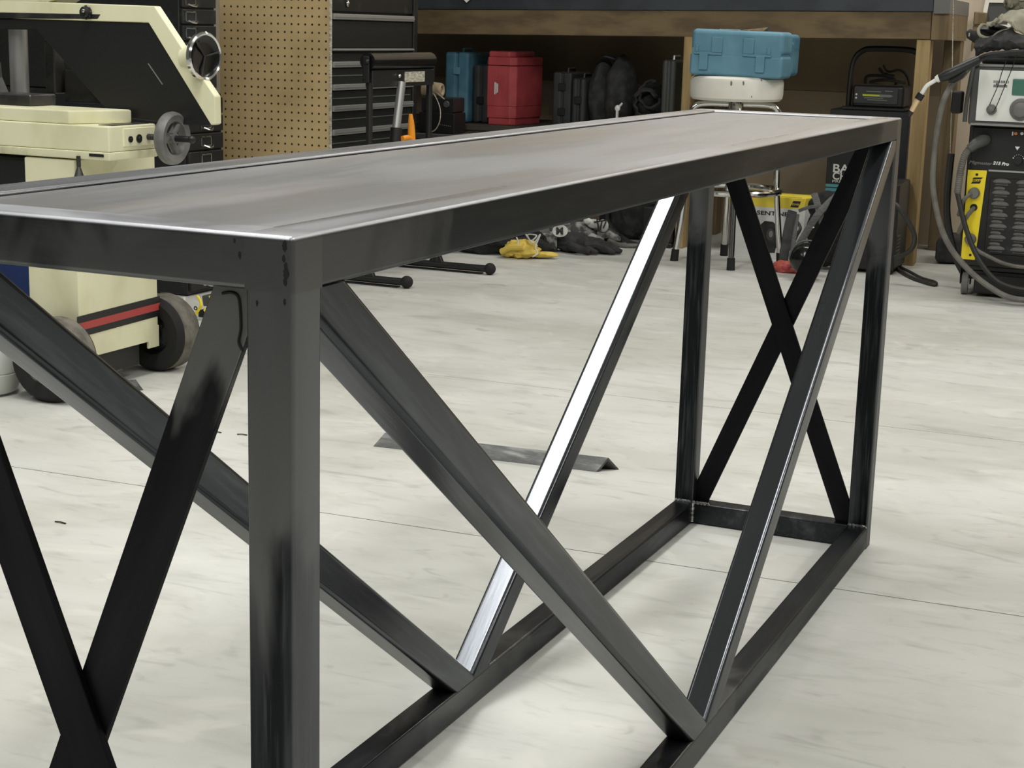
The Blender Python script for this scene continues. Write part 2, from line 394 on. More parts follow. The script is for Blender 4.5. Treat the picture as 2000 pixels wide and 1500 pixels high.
def text(body, size, origin, right, up, m, parent, name='lettering', bold=0, shear=0, width=None, depth=.0006):
    cu = bpy.data.curves.new('txt', 'FONT'); cu.body = body; cu.size = size; cu.extrude = depth; cu.offset = bold; cu.shear = shear
    t = bpy.data.objects.new('txt', cu); COL.objects.link(t); dg = bpy.context.evaluated_depsgraph_get()
    me = bpy.data.meshes.new_from_object(t.evaluated_get(dg)); bpy.data.objects.remove(t)
    r = Vector(right).normalized(); u = Vector(up).normalized(); n = r.cross(u)
    b = bmesh.new(); b.from_mesh(me); bpy.data.meshes.remove(me)
    if width:
        xs = [v.co.x for v in b.verts]; s = width/(max(xs)-min(xs)); x0 = min(xs)
        for v in b.verts: v.co.x = (v.co.x-x0)*s
    o = Vector(origin)
    b.transform(Matrix(((r.x, u.x, n.x, o.x), (r.y, u.y, n.y, o.y), (r.z, u.z, n.z, o.z), (0, 0, 0, 1))))
    mb = MB(); mb.bm.free(); mb.bm = b
    return part(name, mb, m, parent, smooth=False)

# ------------------------------------------------------------------ bench frame
BA = math.radians(2.5); BO = Vector((-.58, 5.439, 0)); BU = Vector((math.cos(BA), math.sin(BA), 0)); BN = Vector((-math.sin(BA), math.cos(BA), 0))
def bw(u, n, z): return BO + BU*u + BN*n + Vector((0, 0, z))
BM = Matrix.Translation(BO) @ Matrix.Rotation(BA, 4, 'Z')

# ------------------------------------------------------------------ the setting
fm = MB(); fm.box((-4.2, -3.6, -.06), (4.6, 6.6, -.006)); floor = struct('floor', fm, 'joint')
def joint_y(k, x): return (1.6065+.0388*x, 2.7493+.026*x)[k] if k < 2 else None
for k, (lo, hi) in enumerate(((-3.6, 0), (0, 1), (1, 6.6))):
    ylo = (lambda x: -3.6) if k == 0 else (lambda x, k=k: joint_y(k-1, x)+.0016)
    yhi = (lambda x: 6.6) if k == 2 else (lambda x, k=k: joint_y(k, x)-.0016)
    s = MB(); s.prism([(-4.2, ylo(-4.2), -.006), (4.6, ylo(4.6), -.006), (4.6, yhi(4.6), -.006), (-4.2, yhi(-4.2), -.006)], (0, 0, .006))
    part('floor_slab', s, 'floor', floor, smooth=False)
b_ = MB(); b_.prism([bw(-4.2, .75, -.05), bw(5.4, .75, -.05), bw(5.4, .85, -.05), bw(-4.2, .85, -.05)], (0, 0, CEIL+.05)); struct('wall_back', b_, 'wall')
b_ = MB(); b_.box((-4.3, -3.7, -.05), (-4.2, 6.6, CEIL)); struct('wall_left', b_, 'wall_side')
b_ = MB(); b_.box((4.6, -3.7, -.05), (4.7, 6.6, CEIL)); struct('wall_right', b_, 'wall_side')
b_ = MB(); b_.box((-4.3, -3.7, -.05), (4.7, -3.6, CEIL)); struct('wall_front', b_, 'wall_dark')
b_ = MB(); b_.box((-4.3, -3.7, CEIL), (4.7, 6.6, CEIL+.1)); struct('ceiling', b_, 'ceil')

# ------------------------------------------------------------------ the steel table
H = .72; W = .3417; L = 1.8634; T = .0342; RH = .0348; RW = .039; TB = .0385; BV = .0036
table = thing('steel_table', 'long bare steel console table frame with crossed flat bars at its ends, in front', 'table', (-W/2, L/2, 0))
# legs
for x0 in (-T, -W):
    for y0 in (0, L-T):
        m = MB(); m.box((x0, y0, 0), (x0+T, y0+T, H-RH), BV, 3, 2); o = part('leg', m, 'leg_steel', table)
# corner blocks and top rails
for sx in (0, 1):
    for sy in (0, 1):
        x0 = -W if sx else -T; y0 = L-T if sy else 0; xo = -W if sx else 0; yo = L if sy else 0
        m = MB(); bb = bmesh.new(); bmesh.ops.create_cube(bb, size=1)
        for v in bb.verts: v.co = Vector((x0+T*(v.co.x+.5), y0+T*(v.co.y+.5), H-RH+RH*(v.co.z+.5)))
        def on(e, ax, val): return all(abs(v.co[ax]-val) < 1e-5 for v in e.verts)
        es = [e for e in bb.edges if (on(e, 0, xo) and on(e, 1, yo)) or (on(e, 2, H) and (on(e, 0, xo) or on(e, 1, yo)))]
        bmesh.ops.bevel(bb, geom=es, offset=BV, segments=3, profile=.5, affect='EDGES'); m._join(bb)
        part('corner', m, 'corner_steel', table)
def rail(lo, hi, ax, m_):
    m = MB(); m.box(lo, hi, BV, 3, ax); return part('top_rail', m, m_, table)
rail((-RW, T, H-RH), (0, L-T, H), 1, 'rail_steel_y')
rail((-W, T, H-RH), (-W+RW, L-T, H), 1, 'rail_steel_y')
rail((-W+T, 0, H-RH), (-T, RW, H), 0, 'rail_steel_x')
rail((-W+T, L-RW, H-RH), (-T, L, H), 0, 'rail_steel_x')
m = MB(); m.box((-W+RW-.001, RW-.001, H-.012), (-RW+.001, L-RW+.001, H-.0034)); part('top_plate', m, 'plate', table)
# bottom rails
for x0 in (-T, -W):
    m = MB(); m.box((x0, T, .0005), (x0+T, L-T, TB), BV, 3, 1); part('bottom_rail', m, 'bottom_steel', table)
    for yy in (0, L-T):
        pass
for y0 in (0, L-T):
    m = MB(); m.box((-W+T, y0, .0005), (-T, y0+T, TB), BV, 3, 0); part('bottom_rail', m, 'bottom_steel', table)
# diagonals: a V on each long side
def diag(x0, ya, za, yb, zb):
    d = Vector((0, yb-ya, zb-za)); ln = d.length; t = d.normalized(); n = Vector((1, 0, 0)); k = t.cross(n)
    mt = Matrix(((n.x, k.x, t.x, x0+T/2), (n.y, k.y, t.y, (ya+yb)/2), (n.z, k.z, t.z, (za+zb)/2), (0, 0, 0, 1)))
    m = MB(); m.box((-T/2+.0004, -.0195, -ln/2), (T/2-.0004, .0195, ln/2), .0060, 4, 2)
    o = part('diagonal_brace', m, "diag_steel" if ya < L/2 else "diag_lit_face", None); o.matrix_basis = mt
    # trim where the tube would run past the frame
    b = bmesh.new(); b.from_mesh(o.data); b.transform(mt)
    for co, no in (((0, 0, H-RH), (0, 0, 1)), ((0, 0, TB-.001), (0, 0, -1)), ((0, L/2, 0), (0, 1 if ya < L/2 else -1, 0))):
        g = b.verts[:]+b.edges[:]+b.faces[:]
        r = bmesh.ops.bisect_plane(b, geom=g, plane_co=co, plane_no=no, clear_outer=True)
        bmesh.ops.holes_fill(b, edges=[e for e in b.edges if e.is_boundary])
    inv = (mt).inverted(); b.transform(inv); b.to_mesh(o.data); b.free()
    for p in o.data.polygons: p.use_smooth = True
    o.parent = table; o.matrix_parent_inverse = Matrix.Translation(-Vector(table.location))
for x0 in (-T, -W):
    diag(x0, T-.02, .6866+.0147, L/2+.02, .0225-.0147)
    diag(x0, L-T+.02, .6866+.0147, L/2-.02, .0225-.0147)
# flat cross bars
def xbar(y0, y1, xa, za, xb, zb, mm='bar_steel'):
    d = Vector((xb-xa, 0, zb-za)); t = d.normalized(); k = Vector((0, 1, 0)); n = k.cross(t); c = Vector(((xa+xb)/2, (y0+y1)/2, (za+zb)/2))
    mt = Matrix(((n.x, k.x, t.x, c.x), (n.y, k.y, t.y, c.y), (n.z, k.z, t.z, c.z), (0, 0, 0, 1)))
    m = MB(); m.box((-.0168, -(y1-y0)/2, -d.length/2), (.0168, (y1-y0)/2, d.length/2), .0008, 2, 2)
    m.bm.transform(mt); b = m.bm
    for co, no in (((0, 0, H-RH), (0, 0, 1)), ((0, 0, TB-.001), (0, 0, -1)), ((-T*.96, 0, 0), (1, 0, 0)), ((-W+T*.96, 0, 0), (-1, 0, 0))):
        bmesh.ops.bisect_plane(b, geom=b.verts[:]+b.edges[:]+b.faces[:], plane_co=co, plane_no=no, clear_outer=True)
        bmesh.ops.holes_fill(b, edges=[e for e in b.edges if e.is_boundary])
    b.transform(mt.inverted())
    o = part('cross_bar', m, mm, None, smooth=False); o.parent = table
    o.matrix_parent_inverse = Matrix.Translation(-Vector(table.location)); o.matrix_basis = mt
    return o
xbar(.0065, .0125, -.0384, .6966, -.3075, .028, 'bar_ground')
xbar(.0005, .0065, -W+.0384, .6966, -W+.3075, .028)
xbar(L-.0225, L-.0165, -W+.0384, .6966, -W+.3075, .028)
xbar(L-.0165, L-.0105, -.0384, .6966, -.3075, .028)
# weld marks
def yy(px, py, y): return oy(px, py, y)
m = MB(); m.tube(spline([yy(434, 573, .006), yy(450, 571, .006), yy(463, 577, .006), yy(468, 595, .006), yy(470, 640, .006), yy(466, 668, .006), yy(475, 687, .006)], 6), .0009, 6); part('weld_seam', m, 'weld_dark', table)
for px, py, s in ((556, 481, 1.5), (554, 505, 1.0), (558, 521, 1.1), (559, 535, 1.6), (557, 550, 1.3), (556, 590, .9), (468, 498, 1.0), (502, 592, .8), (458, 470, .7)):
    m = MB(); m.blob(yy(px, py, 0), (.0011*s, .0003, .0022*s), .5, 9, 3, px); part('weld_pit', m, 'weld_dark', table)
for pts in (((-W+.002, L-T-.001, TB+.001), (-W+T-.002, L-T-.001, TB+.001)), ((-T+.002, L-T-.001, TB+.001), (-.002, L-T-.001, TB+.001)), ((-W+T+.001, L-T-.001, TB), (-W+T+.001, L-T-.001, .004)), ((-W+T, L-T-.001, TB+.001), (-W+T+.03, L-T-.001, TB+.001))):
    a, c = Vector(pts[0]), Vector(pts[1]); n = 14
    m = MB(); m.tube([a.lerp(c, k/n)+Vector((0, 0, .0007*math.sin(k*2.3))) for k in range(n+1)], [.0026+.0006*math.sin(k*1.9) for k in range(n+1)], 7); part('weld_bead', m, 'weld', table)

# ------------------------------------------------------------------ angle iron offcuts on the floor
def angle_iron(a_near, b_near, b_far, hgt, th, label):
    a = Vector(a_near); b = Vector(b_near); c = Vector(b_far); w_ = c-b; ap = (b+c)/2+Vector((0, 0, hgt))
    wn = w_.normalized()
    prof = [b, ap, c, c-wn*th*1.4, ap-Vector((0, 0, th*1.4)), b+wn*th*1.4]
    m = MB(); m.prism(prof, a-b, .0006, 1)
    return single('angle_iron', m, 'angle_iron', label, 'metal offcut', base=(a+b)/2, smooth=False)
angle_iron(fl(728, 872), fl(1165, 922), fl(1210, 917), .027, .004, 'long grey angle iron offcut lying ridge up on the floor under the table')
angle_iron(fl(200, 769), fl(250, 763), fl(281, 762), .027, .004, 'short dark angle iron offcut on the floor beside the near tyre of the band saw')

# ------------------------------------------------------------------ workbench along the back wall
bench = thing('workbench', 'heavy wooden workbench with a dark top along the back wall', 'workbench', bw(-.6, .3, 0), BA)
TILT = Matrix.Translation(Vector((0, 0, .845))) @ Matrix.Rotation(-.0158, 4, 'Y')    # the bench top runs slightly out of level
BT = BM @ TILT
m = MB(); m.box((-2.9, .0, 0), (-.018, .04, .0985), .002, 1, None, BT); part('apron', m, 'wood_apron', bench)
m = MB(); m.box((-.016, .001, -.002), (.046, .60, .0985), .002, 1, None, BT); part('end_apron', m, 'wood_side', bench)
m = MB(); m.box((-2.9, -.004, .1), (-.012, .66, .147), .003, 2, None, BT); part('bench_top', m, 'bench_top', bench)
m = MB(); m.box((-.011, -.012, .092), (.048, .60, .147), .003, 2, None, BT); part('bench_top_cap', m, 'bench_gray', bench)
for u0, u1, n0, n1, mm in ((-.066, -.016, .002, .09, 'wood'), (-.958, -.925, .002, .09, 'wood'), (-2.85, -2.80, .002, .09, 'wood')):
    m = MB(); m.box((u0, n0, 0), (u1, n1, .842), .002, 1, None, BM); part('post', m, mm, bench)
for u0, u1, n0, n1 in ((-.03, .036, .52, .62), (-.958, -.925, .52, .62), (-2.85, -2.80, .52, .62)):
    m = MB(); m.box((u0, n0, 0), (u1, n1, .842), .002, 1, None, BM); part('post', m, 'wood_side', bench)
m = MB(); m.box((-2.8, .012, .427), (-.958, .62, .449), .001, 1, None, BM); part('shelf', m, 'shelf', bench)
m = MB(); m.box((-2.8, .022, .375), (-.958, .05, .4265), .001, 1, None, BM); part('shelf_rail', m, 'shelf', bench)
m = MB(); m.box((-2.85, .70, .62), (-.02, .715, .86), 0, 1, None, BM); part('back_panel', m, 'plywood', bench)
m = MB(); m.box((-2.85, .70, .0), (-.02, .72, .618), 0, 1, None, BM); part('back_panel', m, 'plywood2', bench)
# small wooden bracket at the far end
m = MB(); m.prism([bw(.062, .64, .905), bw(.112, .64, .91), bw(.112, .64, .955), bw(.062, .64, .96)], BN*.06, .004, 1)
m.prism([bw(.062, .645, .905), bw(.105, .645, .905), bw(.062, .645, .80)], BN*.045, .002, 1)
single('corbel', m, 'wood_side', 'small brown wooden bracket on the wall past the right end of the workbench', 'bracket', base=bw(.08, .67, .80))
# pale cord hanging at the bench end
m = MB(); m.tube(spline([oy(1862, -6, 5.42), oy(1861, 60, 5.42), oy(1859, 180, 5.42), oy(1855, 330, 5.42), oy(1853, 430, 5.42)], 6), .0017, 6)
single('hanging_cord', m, 'label', 'thin pale cord hanging down the right end of the workbench', 'cord', base=oy(1853, 430, 5.42))
# papers lying over the bench edge
for k, (px0, px1, dz, rz, lab) in enumerate(((905, 965, .022, .3, 'leftmost white paper sheet hanging over the front edge of the workbench'), (1010, 1085, .005, -.1, 'white paper strip on the workbench edge above the dark tool cases'), (1140, 1205, .006, .15, 'white paper strip on the workbench edge above the black bag'))):
    a = BT.inverted() @ oy(px0, 3, 5.36); c = BT.inverted() @ oy(px1, 3, 5.40)
    m = MB(); m.prism([(a.x, -.016, .1478), (c.x, -.012, .1478), (c.x+.05, .2, .1478), (a.x+.06, .2, .1478)], (0, 0, .0015))
    if k == 0: m.prism([(a.x, -.016, .148), (a.x+.05, -.016, .148), (a.x+.024, -.019, .148-dz)], (0, -.001, 0))
    m.bm.transform(BT); single('paper_sheet', m, 'paper', lab, 'paper', 'papers on the workbench', base=BT @ Vector((a.x, .05, .148)), smooth=False)

# ---- tool cases on the left shelf
SZ = .449
red = thing('red_tool_case', 'tall red plastic tool case standing on the shelf under the workbench', 'tool case', bw(-1.745, .2, SZ), BA)
u0, u1 = -1.818, -1.692
def rc(z0, z1, g, b_=.004):
    m.prism([bw(u0+g, .08+g, SZ+z0), bw(u1-.024, .08+g, SZ+z0), bw(u1-g, .10+g, SZ+z0), bw(u1+.03-g, .32, SZ+z0), bw(u0+g, .32, SZ+z0)], (0, 0, z1-z0), b_, 2)
m = MB(); rc(0, .030, .006); rc(.028, .077, .001); rc(.076, .242, 0); part('body', m, 'red_case', red)
m = MB(); rc(.244, .278, .001); m.prism([bw(u0+.003, .083, SZ+.276), bw(u1-.03, .083, SZ+.276), bw(u1-.012, .11, SZ+.276), bw(u1+.0, .30, SZ+.276), bw(u0+.003, .30, SZ+.276)], (0, 0, .026), .008, 3); part('lid', m, 'red_case', red)
m = MB()
for k in range(3): m.box((u0+.034+.006*k, .0775, SZ+.125+.004*k), (u0+.038+.006*k, .084, SZ+.175-.003*k), 0, 1, None, BM)
part('printed_label', m, 'ink_white', red, smooth=False)
m = MB(); m.box((u0+.05, .079, SZ+.095), (u0+.056, .086, SZ+.235), .002, 1, None, BM); m.box((u0+.09, .079, SZ+.095), (u0+.096, .086, SZ+.235), .002, 1, None, BM); part('rib', m, 'red_case', red)

def case(name, lab, u0, u1, n0, n1, h, m_, mr, group, bev=.012, ribs=(), lean=0):
    t = thing(name, lab, 'tool case', bw((u0+u1)/2, (n0+n1)/2, SZ), BA, group)
    X = BM @ Matrix.Translation(Vector(((u0+u1)/2, n0, SZ))) @ Matrix.Rotation(lean, 4, 'Y') @ Matrix.Translation(-Vector(((u0+u1)/2, n0, SZ)))
    um = (u0+u1)/2
    m = MB(); m.box((u0, n0, SZ), (um-.002, n1, SZ+h), bev, 3, None, X); part('shell_half', m, m_, t)
    m = MB(); m.box((um+.002, n0, SZ), (u1, n1, SZ+h), bev, 3, None, X); part('shell_half', m, m_, t)
    m = MB(); m.box((um-.004, n0+.006, SZ+.01), (um+.004, n1-.006, SZ+h-.006), 0, 1, None, X); part('seam', m, m_, t)
    for z in ribs:
        m = MB(); m.box((um-.016, n0-.005, SZ+z), (um+.016, n0+.004, SZ+z+.03), .002, 1, None, X); part('latch', m, mr, t)
    m = MB(); m.tube([X @ Vector((um-.0, n0+.07, SZ+h-.004)), X @ Vector((um, n0+.07, SZ+h+.012)), X @ Vector((um, n0+.15, SZ+h+.012)), X @ Vector((um, n0+.15, SZ+h-.004))], .006, 8); part('handle', m, mr, t)
    return t
case('blue_tool_case', 'dusty blue tool case standing at the left end of the shelf', -2.02, -1.913, .10, .36, .292, 'blue_case_d', 'blue_case', 'tool cases on the shelf', ribs=(.06, .2))
case('dark_tool_case', 'dark case squeezed between the blue and the red case on the shelf', -1.905, -1.832, .13, .36, .243, 'dark_case', 'black', 'tool cases on the shelf', ribs=(.08,))
case('dark_tool_case', 'low dark grey case, first to the right of the red case on the shelf', -1.535, -1.452, .10, .34, .225, 'dark_case', 'black', 'tool cases on the shelf', .01, ribs=(.05, .15))
case('dark_tool_case', 'low dark grey case, second to the right of the red case on the shelf', -1.446, -1.386, .08, .32, .205, 'dark_case', 'black', 'tool cases on the shelf', .016, ribs=(.1,))
case('grey_tool_case', 'narrow pale grey case upright against the post on the shelf', -1.06, -1.004, .06, .20, .29, 'bezel', 'grey_steel', 'tool cases on the shelf', .014, ribs=())
# clear bin lid glint, black bags
t = thing('charcoal_bag', 'tall charcoal soft tool bag with rounded shoulders on the shelf', 'bag', bw(-1.31, .2, SZ), BA)
m = MB(); m.blob(bw(-1.345, .2, SZ+.125), (.055, .11, .155), .10, 5, 4, 3, SZ); part('bag_body', m, 'charcoal', t)
m = MB(); m.blob(bw(-1.268, .2, SZ+.13), (.062, .12, .165), .12, 5, 4, 5, SZ); part('bag_body', m, 'charcoal', t)
m = MB(); m.tube(spline([bw(-1.36, .16, SZ+.262), bw(-1.33, .13, SZ+.292), bw(-1.29, .14, SZ+.286), bw(-1.275, .17, SZ+.268)], 6), .008, 8); part('carry_handle', m, 'black', t)
t = thing('cable_bag', 'slumped charcoal bag with looped webbing on the shelf', 'bag', bw(-1.13, .18, SZ), BA)
m = MB(); m.blob(bw(-1.135, .19, SZ+.09), (.07, .11, .115), .2, 6, 4, 9, SZ); part('bag_body', m, 'fabric_black', t)
for c_, a0 in (((-1.125, .07, SZ+.115), .5), ((-1.105, .075, SZ+.15), 1.4)):
    m = MB(); m.tube([bw(c_[0]+.05*math.cos(a0+.35*k)*(.8 if k % 2 else 1), c_[1]+.01*math.sin(k), c_[2]+.055*math.sin(a0+.35*k)) for k in range(14)], .013, 8, flat=.5); part('strap_loop', m, 'charcoal', t)
m = MB(); m.ball(bw(-1.232, .04, SZ+.092), .012, (1, .7, 1.1), 14); m.cyl(bw(-1.232, .045, SZ+.092), bw(-1.22, .06, SZ+.112), .006, .004, 10); m.box((-1.236, .03, SZ), (-1.228, .05, SZ+.085), .002, 1, None, BM)
single('white_tag', m, 'white_plastic', 'small white plastic knob in front of the slumped bag on the shelf', 'knob', base=bw(-1.232, .04, SZ))
# black radio and what lies on it
cart = thing('shop_cart', 'low black steel cart carrying the radio in front of the shelf', 'cart', bw(-1.95, -.05, 0), BA)
m = MB(); m.box((-2.10, -.17, .395), (-1.86, .0, .415), .003, 1, None, BM); part('tray', m, 'bezel', cart)
for u in (-2.09, -1.885):
    for n in (-.16, -.02):
        m = MB(); m.box((u, n, 0), (u+.015, n+.012, .395), 0, 1, None, BM); part('leg', m, 'black', cart)
rad = thing('shop_radio', 'small black box radio with a row of dots, in front of the blue case', 'radio', bw(-1.95, -.08, .415), BA)
m = MB(); m.box((-2.03, -.14, .415), (-1.868, -.02, .50), .006, 2, None, BM); part('cabinet', m, 'black', rad)
m = MB(); m.box((-2.02, -.135, .502), (-1.872, -.025, .56), .006, 2, None, BM); part('cabinet_top', m, 'satin_black', rad)
m = MB(); m.box((-2.00, -.136, .49), (-1.88, -.03, .512), 0, 1, None, BM); part('cabinet_waist', m, 'black', rad)
for k in range(6):
    m = MB(); m.ball(bw(-1.93+.009*k, -.141, .452-.001*k), .0018, n=8); part('indicator_dot', m, 'ink_grey', rad)
m = MB(); m.lathe([(0, 0), (.012, 0), (.014, .004), (.012, .008), (0, .009)], bw(-1.905, -.135, .535), -BN, 16); part('dial', m, 'bezel', rad)
tw = thing('twine_roll', 'tan roll of twine with a pale loose end on the black radio', 'twine roll', bw(-1.97, -.08, .56), BA)
m = MB(); m.cyl(bw(-2.03, -.09, .592), bw(-1.955, -.085, .588), .032, .030, 24); m.torus(bw(-1.955, -.085, .588), BU, .022, .008, 24, 8); part('roll', m, 'tan', tw)
m = MB(); m.tube(spline([bw(-1.975, -.12, .575), bw(-1.945, -.16, .565), bw(-1.915, -.18, .52), bw(-1.915, -.18, .47), bw(-1.94, -.175, .43), bw(-1.985, -.16, .419)], 8), .0022, 6)
m.tube(spline([bw(-1.96, -.12, .58), bw(-1.93, -.15, .57), bw(-1.905, -.16, .556)], 6), .002, 6); part('loose_end', m, 'label', tw)

# ------------------------------------------------------------------ black tool chest with pegboard end, along the left wall
CX, CY0, CY1 = -2.362, 4.088, 4.705
chest = thing('tool_chest', 'tall black steel tool chest of wide drawers with bright pulls', 'tool chest', (-2.59, 4.4, 0))
m = MB(); m.box((-2.80, CY0+.008, .06), (CX-.012, CY1+.02, 1.25), .004, 1); m.box((CX-.013, CY1-.012, .06), (CX+.004, CY1+.02, 1.25), .003, 1); part('carcass', m, 'black_scuff', chest)
zs = [.868, .757, .707, .630, .558, .477, .40, .32, .24, .16]
for i, z in enumerate(zs):
    z0 = zs[i+1] if i+1 < len(zs) else .08
    m = MB(); m.box((CX-.012, CY0+.012, z0+.006), (CX-.002, CY1-.014, z-.012), .002, 1)
    d = part('drawer', m, 'satin_black', chest)
    m = MB(); th = .010 if i not in (1,) else .004
    m.box((CX-.003, CY0+.012, z-th), (CX+.009, CY1-.016, z+th), .0025, 2); m.box((CX+.006, CY0+.012, z-.002), (CX+.0105, CY1-.016, z+.001), 0)
    part('pull', m, 'alu', d)
    if i > 1:
        m = MB(); m.box((CX-.003, CY0+.012, z-.04), (CX+.0005, CY1-.03, z-.036), .001, 1); part('edge_reflection', m, 'bezel', d)  # grey bars standing in for the reflections of the drawer edges
m = MB(); m.box((CX-.012, CY0+.012, .885), (CX-.002, CY1-.014, 1.24), .003, 1); d = part('upper_door', m, 'black_scuff', chest)
m = MB(); m.ball((CX+.002, CY0+.115, .912), .009, (.6, 1, 1.2), 12); m.cyl((CX-.002, CY0+.115, .92), (CX+.004, CY0+.115, .935), .006, n=10); part('lock', m, 'chrome', d)
# pegboard sheet hung on the end of the chest: its own thing
m = MB(); PX0, PX1 = -2.805, CX; PO = Vector((-2.784, CY0, .893))
m.box((PX0-PO.x, -.0045, .25-PO.z), (PX1-PO.x, .0045, 1.15-PO.z), .001, 1)
o = part('pegboard', m, 'pegboard', None, smooth=False); o.location = PO; o['label'] = 'tan pegboard sheet covered in small holes on the end of the black chest'; o['category'] = 'pegboard'
m = MB(); m.box((PX1-PO.x-.002, -.006, .25-PO.z), (PX1-PO.x+.003, .006, 1.15-PO.z)); part('edge_strip', m, 'label', o, world=False)

# ------------------------------------------------------------------ black card-drawer cabinets behind the band saw
def cabinet(name, lab, x0, x1, y0, y1, z0, z1, pulls, nd):
    t = thing(name, lab, 'cabinet', ((x0+x1)/2, (y0+y1)/2, z0))
    m = MB(); m.box((x0, y0, z0), (x1-.01, y1, z1), .003, 1); part('carcass', m, 'black_scuff', t)
    h = (z1-z0-.02)/nd
    for k in range(nd):
        za = z1-.01-h*(k+1)
        m = MB(); m.box((x1-.011, y0+.006, za+.003), (x1, y1-.006, za+h-.003), .0015, 1); d = part('drawer', m, 'black_scuff', t)
        for (yc,) in pulls:
            zc = za+h*.5
            m = MB()
            for a, b in (((yc-.028, zc-.016), (yc+.028, zc-.012)), ((yc-.028, zc+.012), (yc+.028, zc+.016)), ((yc-.028, zc-.016), (yc-.023, zc+.016)), ((yc+.023, zc-.016), (yc+.028, zc+.016))):
                m.box((x1-.001, a[0], a[1]), (x1+.003, b[0], b[1]), .0008, 1)
            m.tube([(x1, yc-.01, zc-.012), (x1+.012, yc, zc-.018), (x1+.014, yc+.012, zc-.019), (x1, yc+.04, zc-.012)], .0026, 8)
            part('card_holder', m, 'chrome', d)
    return t
cabinet('card_cabinet', 'lower black cabinet with chrome card holders beside the pegboard', -3.3, -2.44, 3.365, 3.562, .004, .622, ((3.462,),), 11)
cabinet('card_cabinet', 'upper black cabinet with chrome card holders, stacked behind the saw', -3.3, -2.452, 3.36, 3.548, .624, 1.18, ((3.405,),), 11)

# ------------------------------------------------------------------ cream metal-cutting band saw on two tyres
saw = thing('band_saw', 'cream metal cutting band saw with black blade guard on a wheeled stand', 'band saw', (-1.92, 2.24, 0))
# stand
m = MB(); m.box((-1.985, 2.09, .085), (-1.845, 2.385, .535), .004, 2); stand = part('stand', m, 'cream', saw)
m = MB(); m.prism([(-1.8449, 2.09, .085), (-1.8449, 2.345, .085), (-1.8449, 2.345, .068), (-1.8449, 2.387, .068), (-1.8449, 2.387, .12), (-1.8449, 2.09, .12)], (-.006, 0, 0), .0006, 1); part('skirt', m, 'cream', saw)
s0 = ox(150, 645, -1.8445); s1 = ox(313, 589, -1.8445); wz = .042
for dz0, dz1, mm, nm in ((-.006, wz, 'black', 'dark_stripe'), (.009, .026, 'redstripe', 'red_stripe')):
    e = -.0006 if mm == 'black' else -.0012
    m = MB(); m.prism([(-1.8445-e, s0.y+.002, s0.z-.012+dz0), (-1.8445-e, s1.y-.002, s1.z-.028+dz0), (-1.8445-e, s1.y-.002, s1.z-.028+dz1), (-1.8445-e, s0.y+.002, s0.z-.012+dz1)], (-.001, 0, 0)); part(nm, m, mm, saw, smooth=False)
# axle and two tyres
m = MB(); m.cyl((-1.875, 1.97, .093), (-1.875, 2.48, .093), .009, n=14); part('axle', m, 'dark_steel', saw)
def tyre(yc, x=-1.872):
    c = Vector((x, yc, .0935))
    m = MB(); m.lathe([(.05, -.040), (.066, -.046), (.080, -.046), (.0895, -.036), (.0925, -.030)], c, (0, 1, 0), 40)
    m.lathe([(.05, .040), (.066, .046), (.080, .046), (.0895, .036), (.0925, .030)], c, (0, 1, 0), 40); ty = part('tyre', m, 'rubber', saw)
    prof = []
    for k in range(6): a = -.030+.010*k; prof += [(.0925, a), (.0933, a+.002), (.0933, a+.008), (.0925, a+.0095)]
    prof += [(.0925, .030)]
    m = MB(); m.lathe(prof, c, (0, 1, 0), 44); part('tread', m, 'tread', ty)
    m = MB(); m.lathe([(0, -.026), (.02, -.026), (.024, -.03), (.042, -.024), (.052, -.040), (.052, .040), (.042, .024), (.024, .03), (0, .026)], c, (0, 1, 0), 30); r_ = part('rim', m, 'black', saw)
    for k in range(4):
        a = .7+k*math.pi/2; m = MB(); m.cyl(c+Vector((.033*math.cos(a), -.034, .033*math.sin(a))), c+Vector((.033*math.cos(a), -.022, .033*math.sin(a))), .0042, n=6); part('bolt', m, 'chrome', r_)
tyre(2.035); tyre(2.432)
m = MB(); m.tube([(-1.86, 2.12, .085), (-1.845, 2.12, .045), (-1.80, 2.14, .048), (-1.80, 2.18, .05)], .0035, 8); m.box((-1.95, 2.13, .03), (-1.86, 2.33, .085), .003, 1); part('tow_bracket', m, 'black', saw)
# bed
m = MB(); m.prism([(-1.75, 2.09, .556), (-1.75, 2.262, .556), (-2.6, 2.262, .556), (-2.6, 2.09, .556)], (0, 0, .056), .004, 2); bed = part('bed', m, 'cream', saw)
m = MB(); m.prism([(-1.748, 2.087, .538), (-1.748, 2.265, .538), (-2.6, 2.265, .538), (-2.6, 2.087, .538)], (0, 0, .018), .003, 2); part('bed_lip', m, 'cream_worn', saw)
m = MB(); m.prism([(-1.86, 2.095, .612), (-1.815, 2.19, .612), (-1.80, 2.24, .612), (-2.6, 2.24, .612), (-2.6, 2.095, .612)], (0, 0, .03), .004, 2); part('bed_step', m, 'cream', saw)
m = MB(); m.box((-1.80, 2.12, .611), (-1.76, 2.25, .6135)); part('bed_top_wear', m, 'dark_steel', bed)
m = MB(); m.box((-1.801, 2.0855, .546), (-1.762, 2.088, .552)); part('slot', m, 'black', bed)
m = MB(); m.box((-1.751, 2.14, .566), (-1.7475, 2.255, .606), .001, 1); part('gear_cover', m, 'cream', bed)
for yb, rb in ((2.162, .007), (2.193, .0095)):
    m = MB(); m.lathe([(0, .006), (rb*.5, .006), (rb*.55, .003), (rb, .003), (rb, 0)], (-1.7476, yb, .582), (1, 0, 0), 16); part('lock_knob', m, 'black', bed)
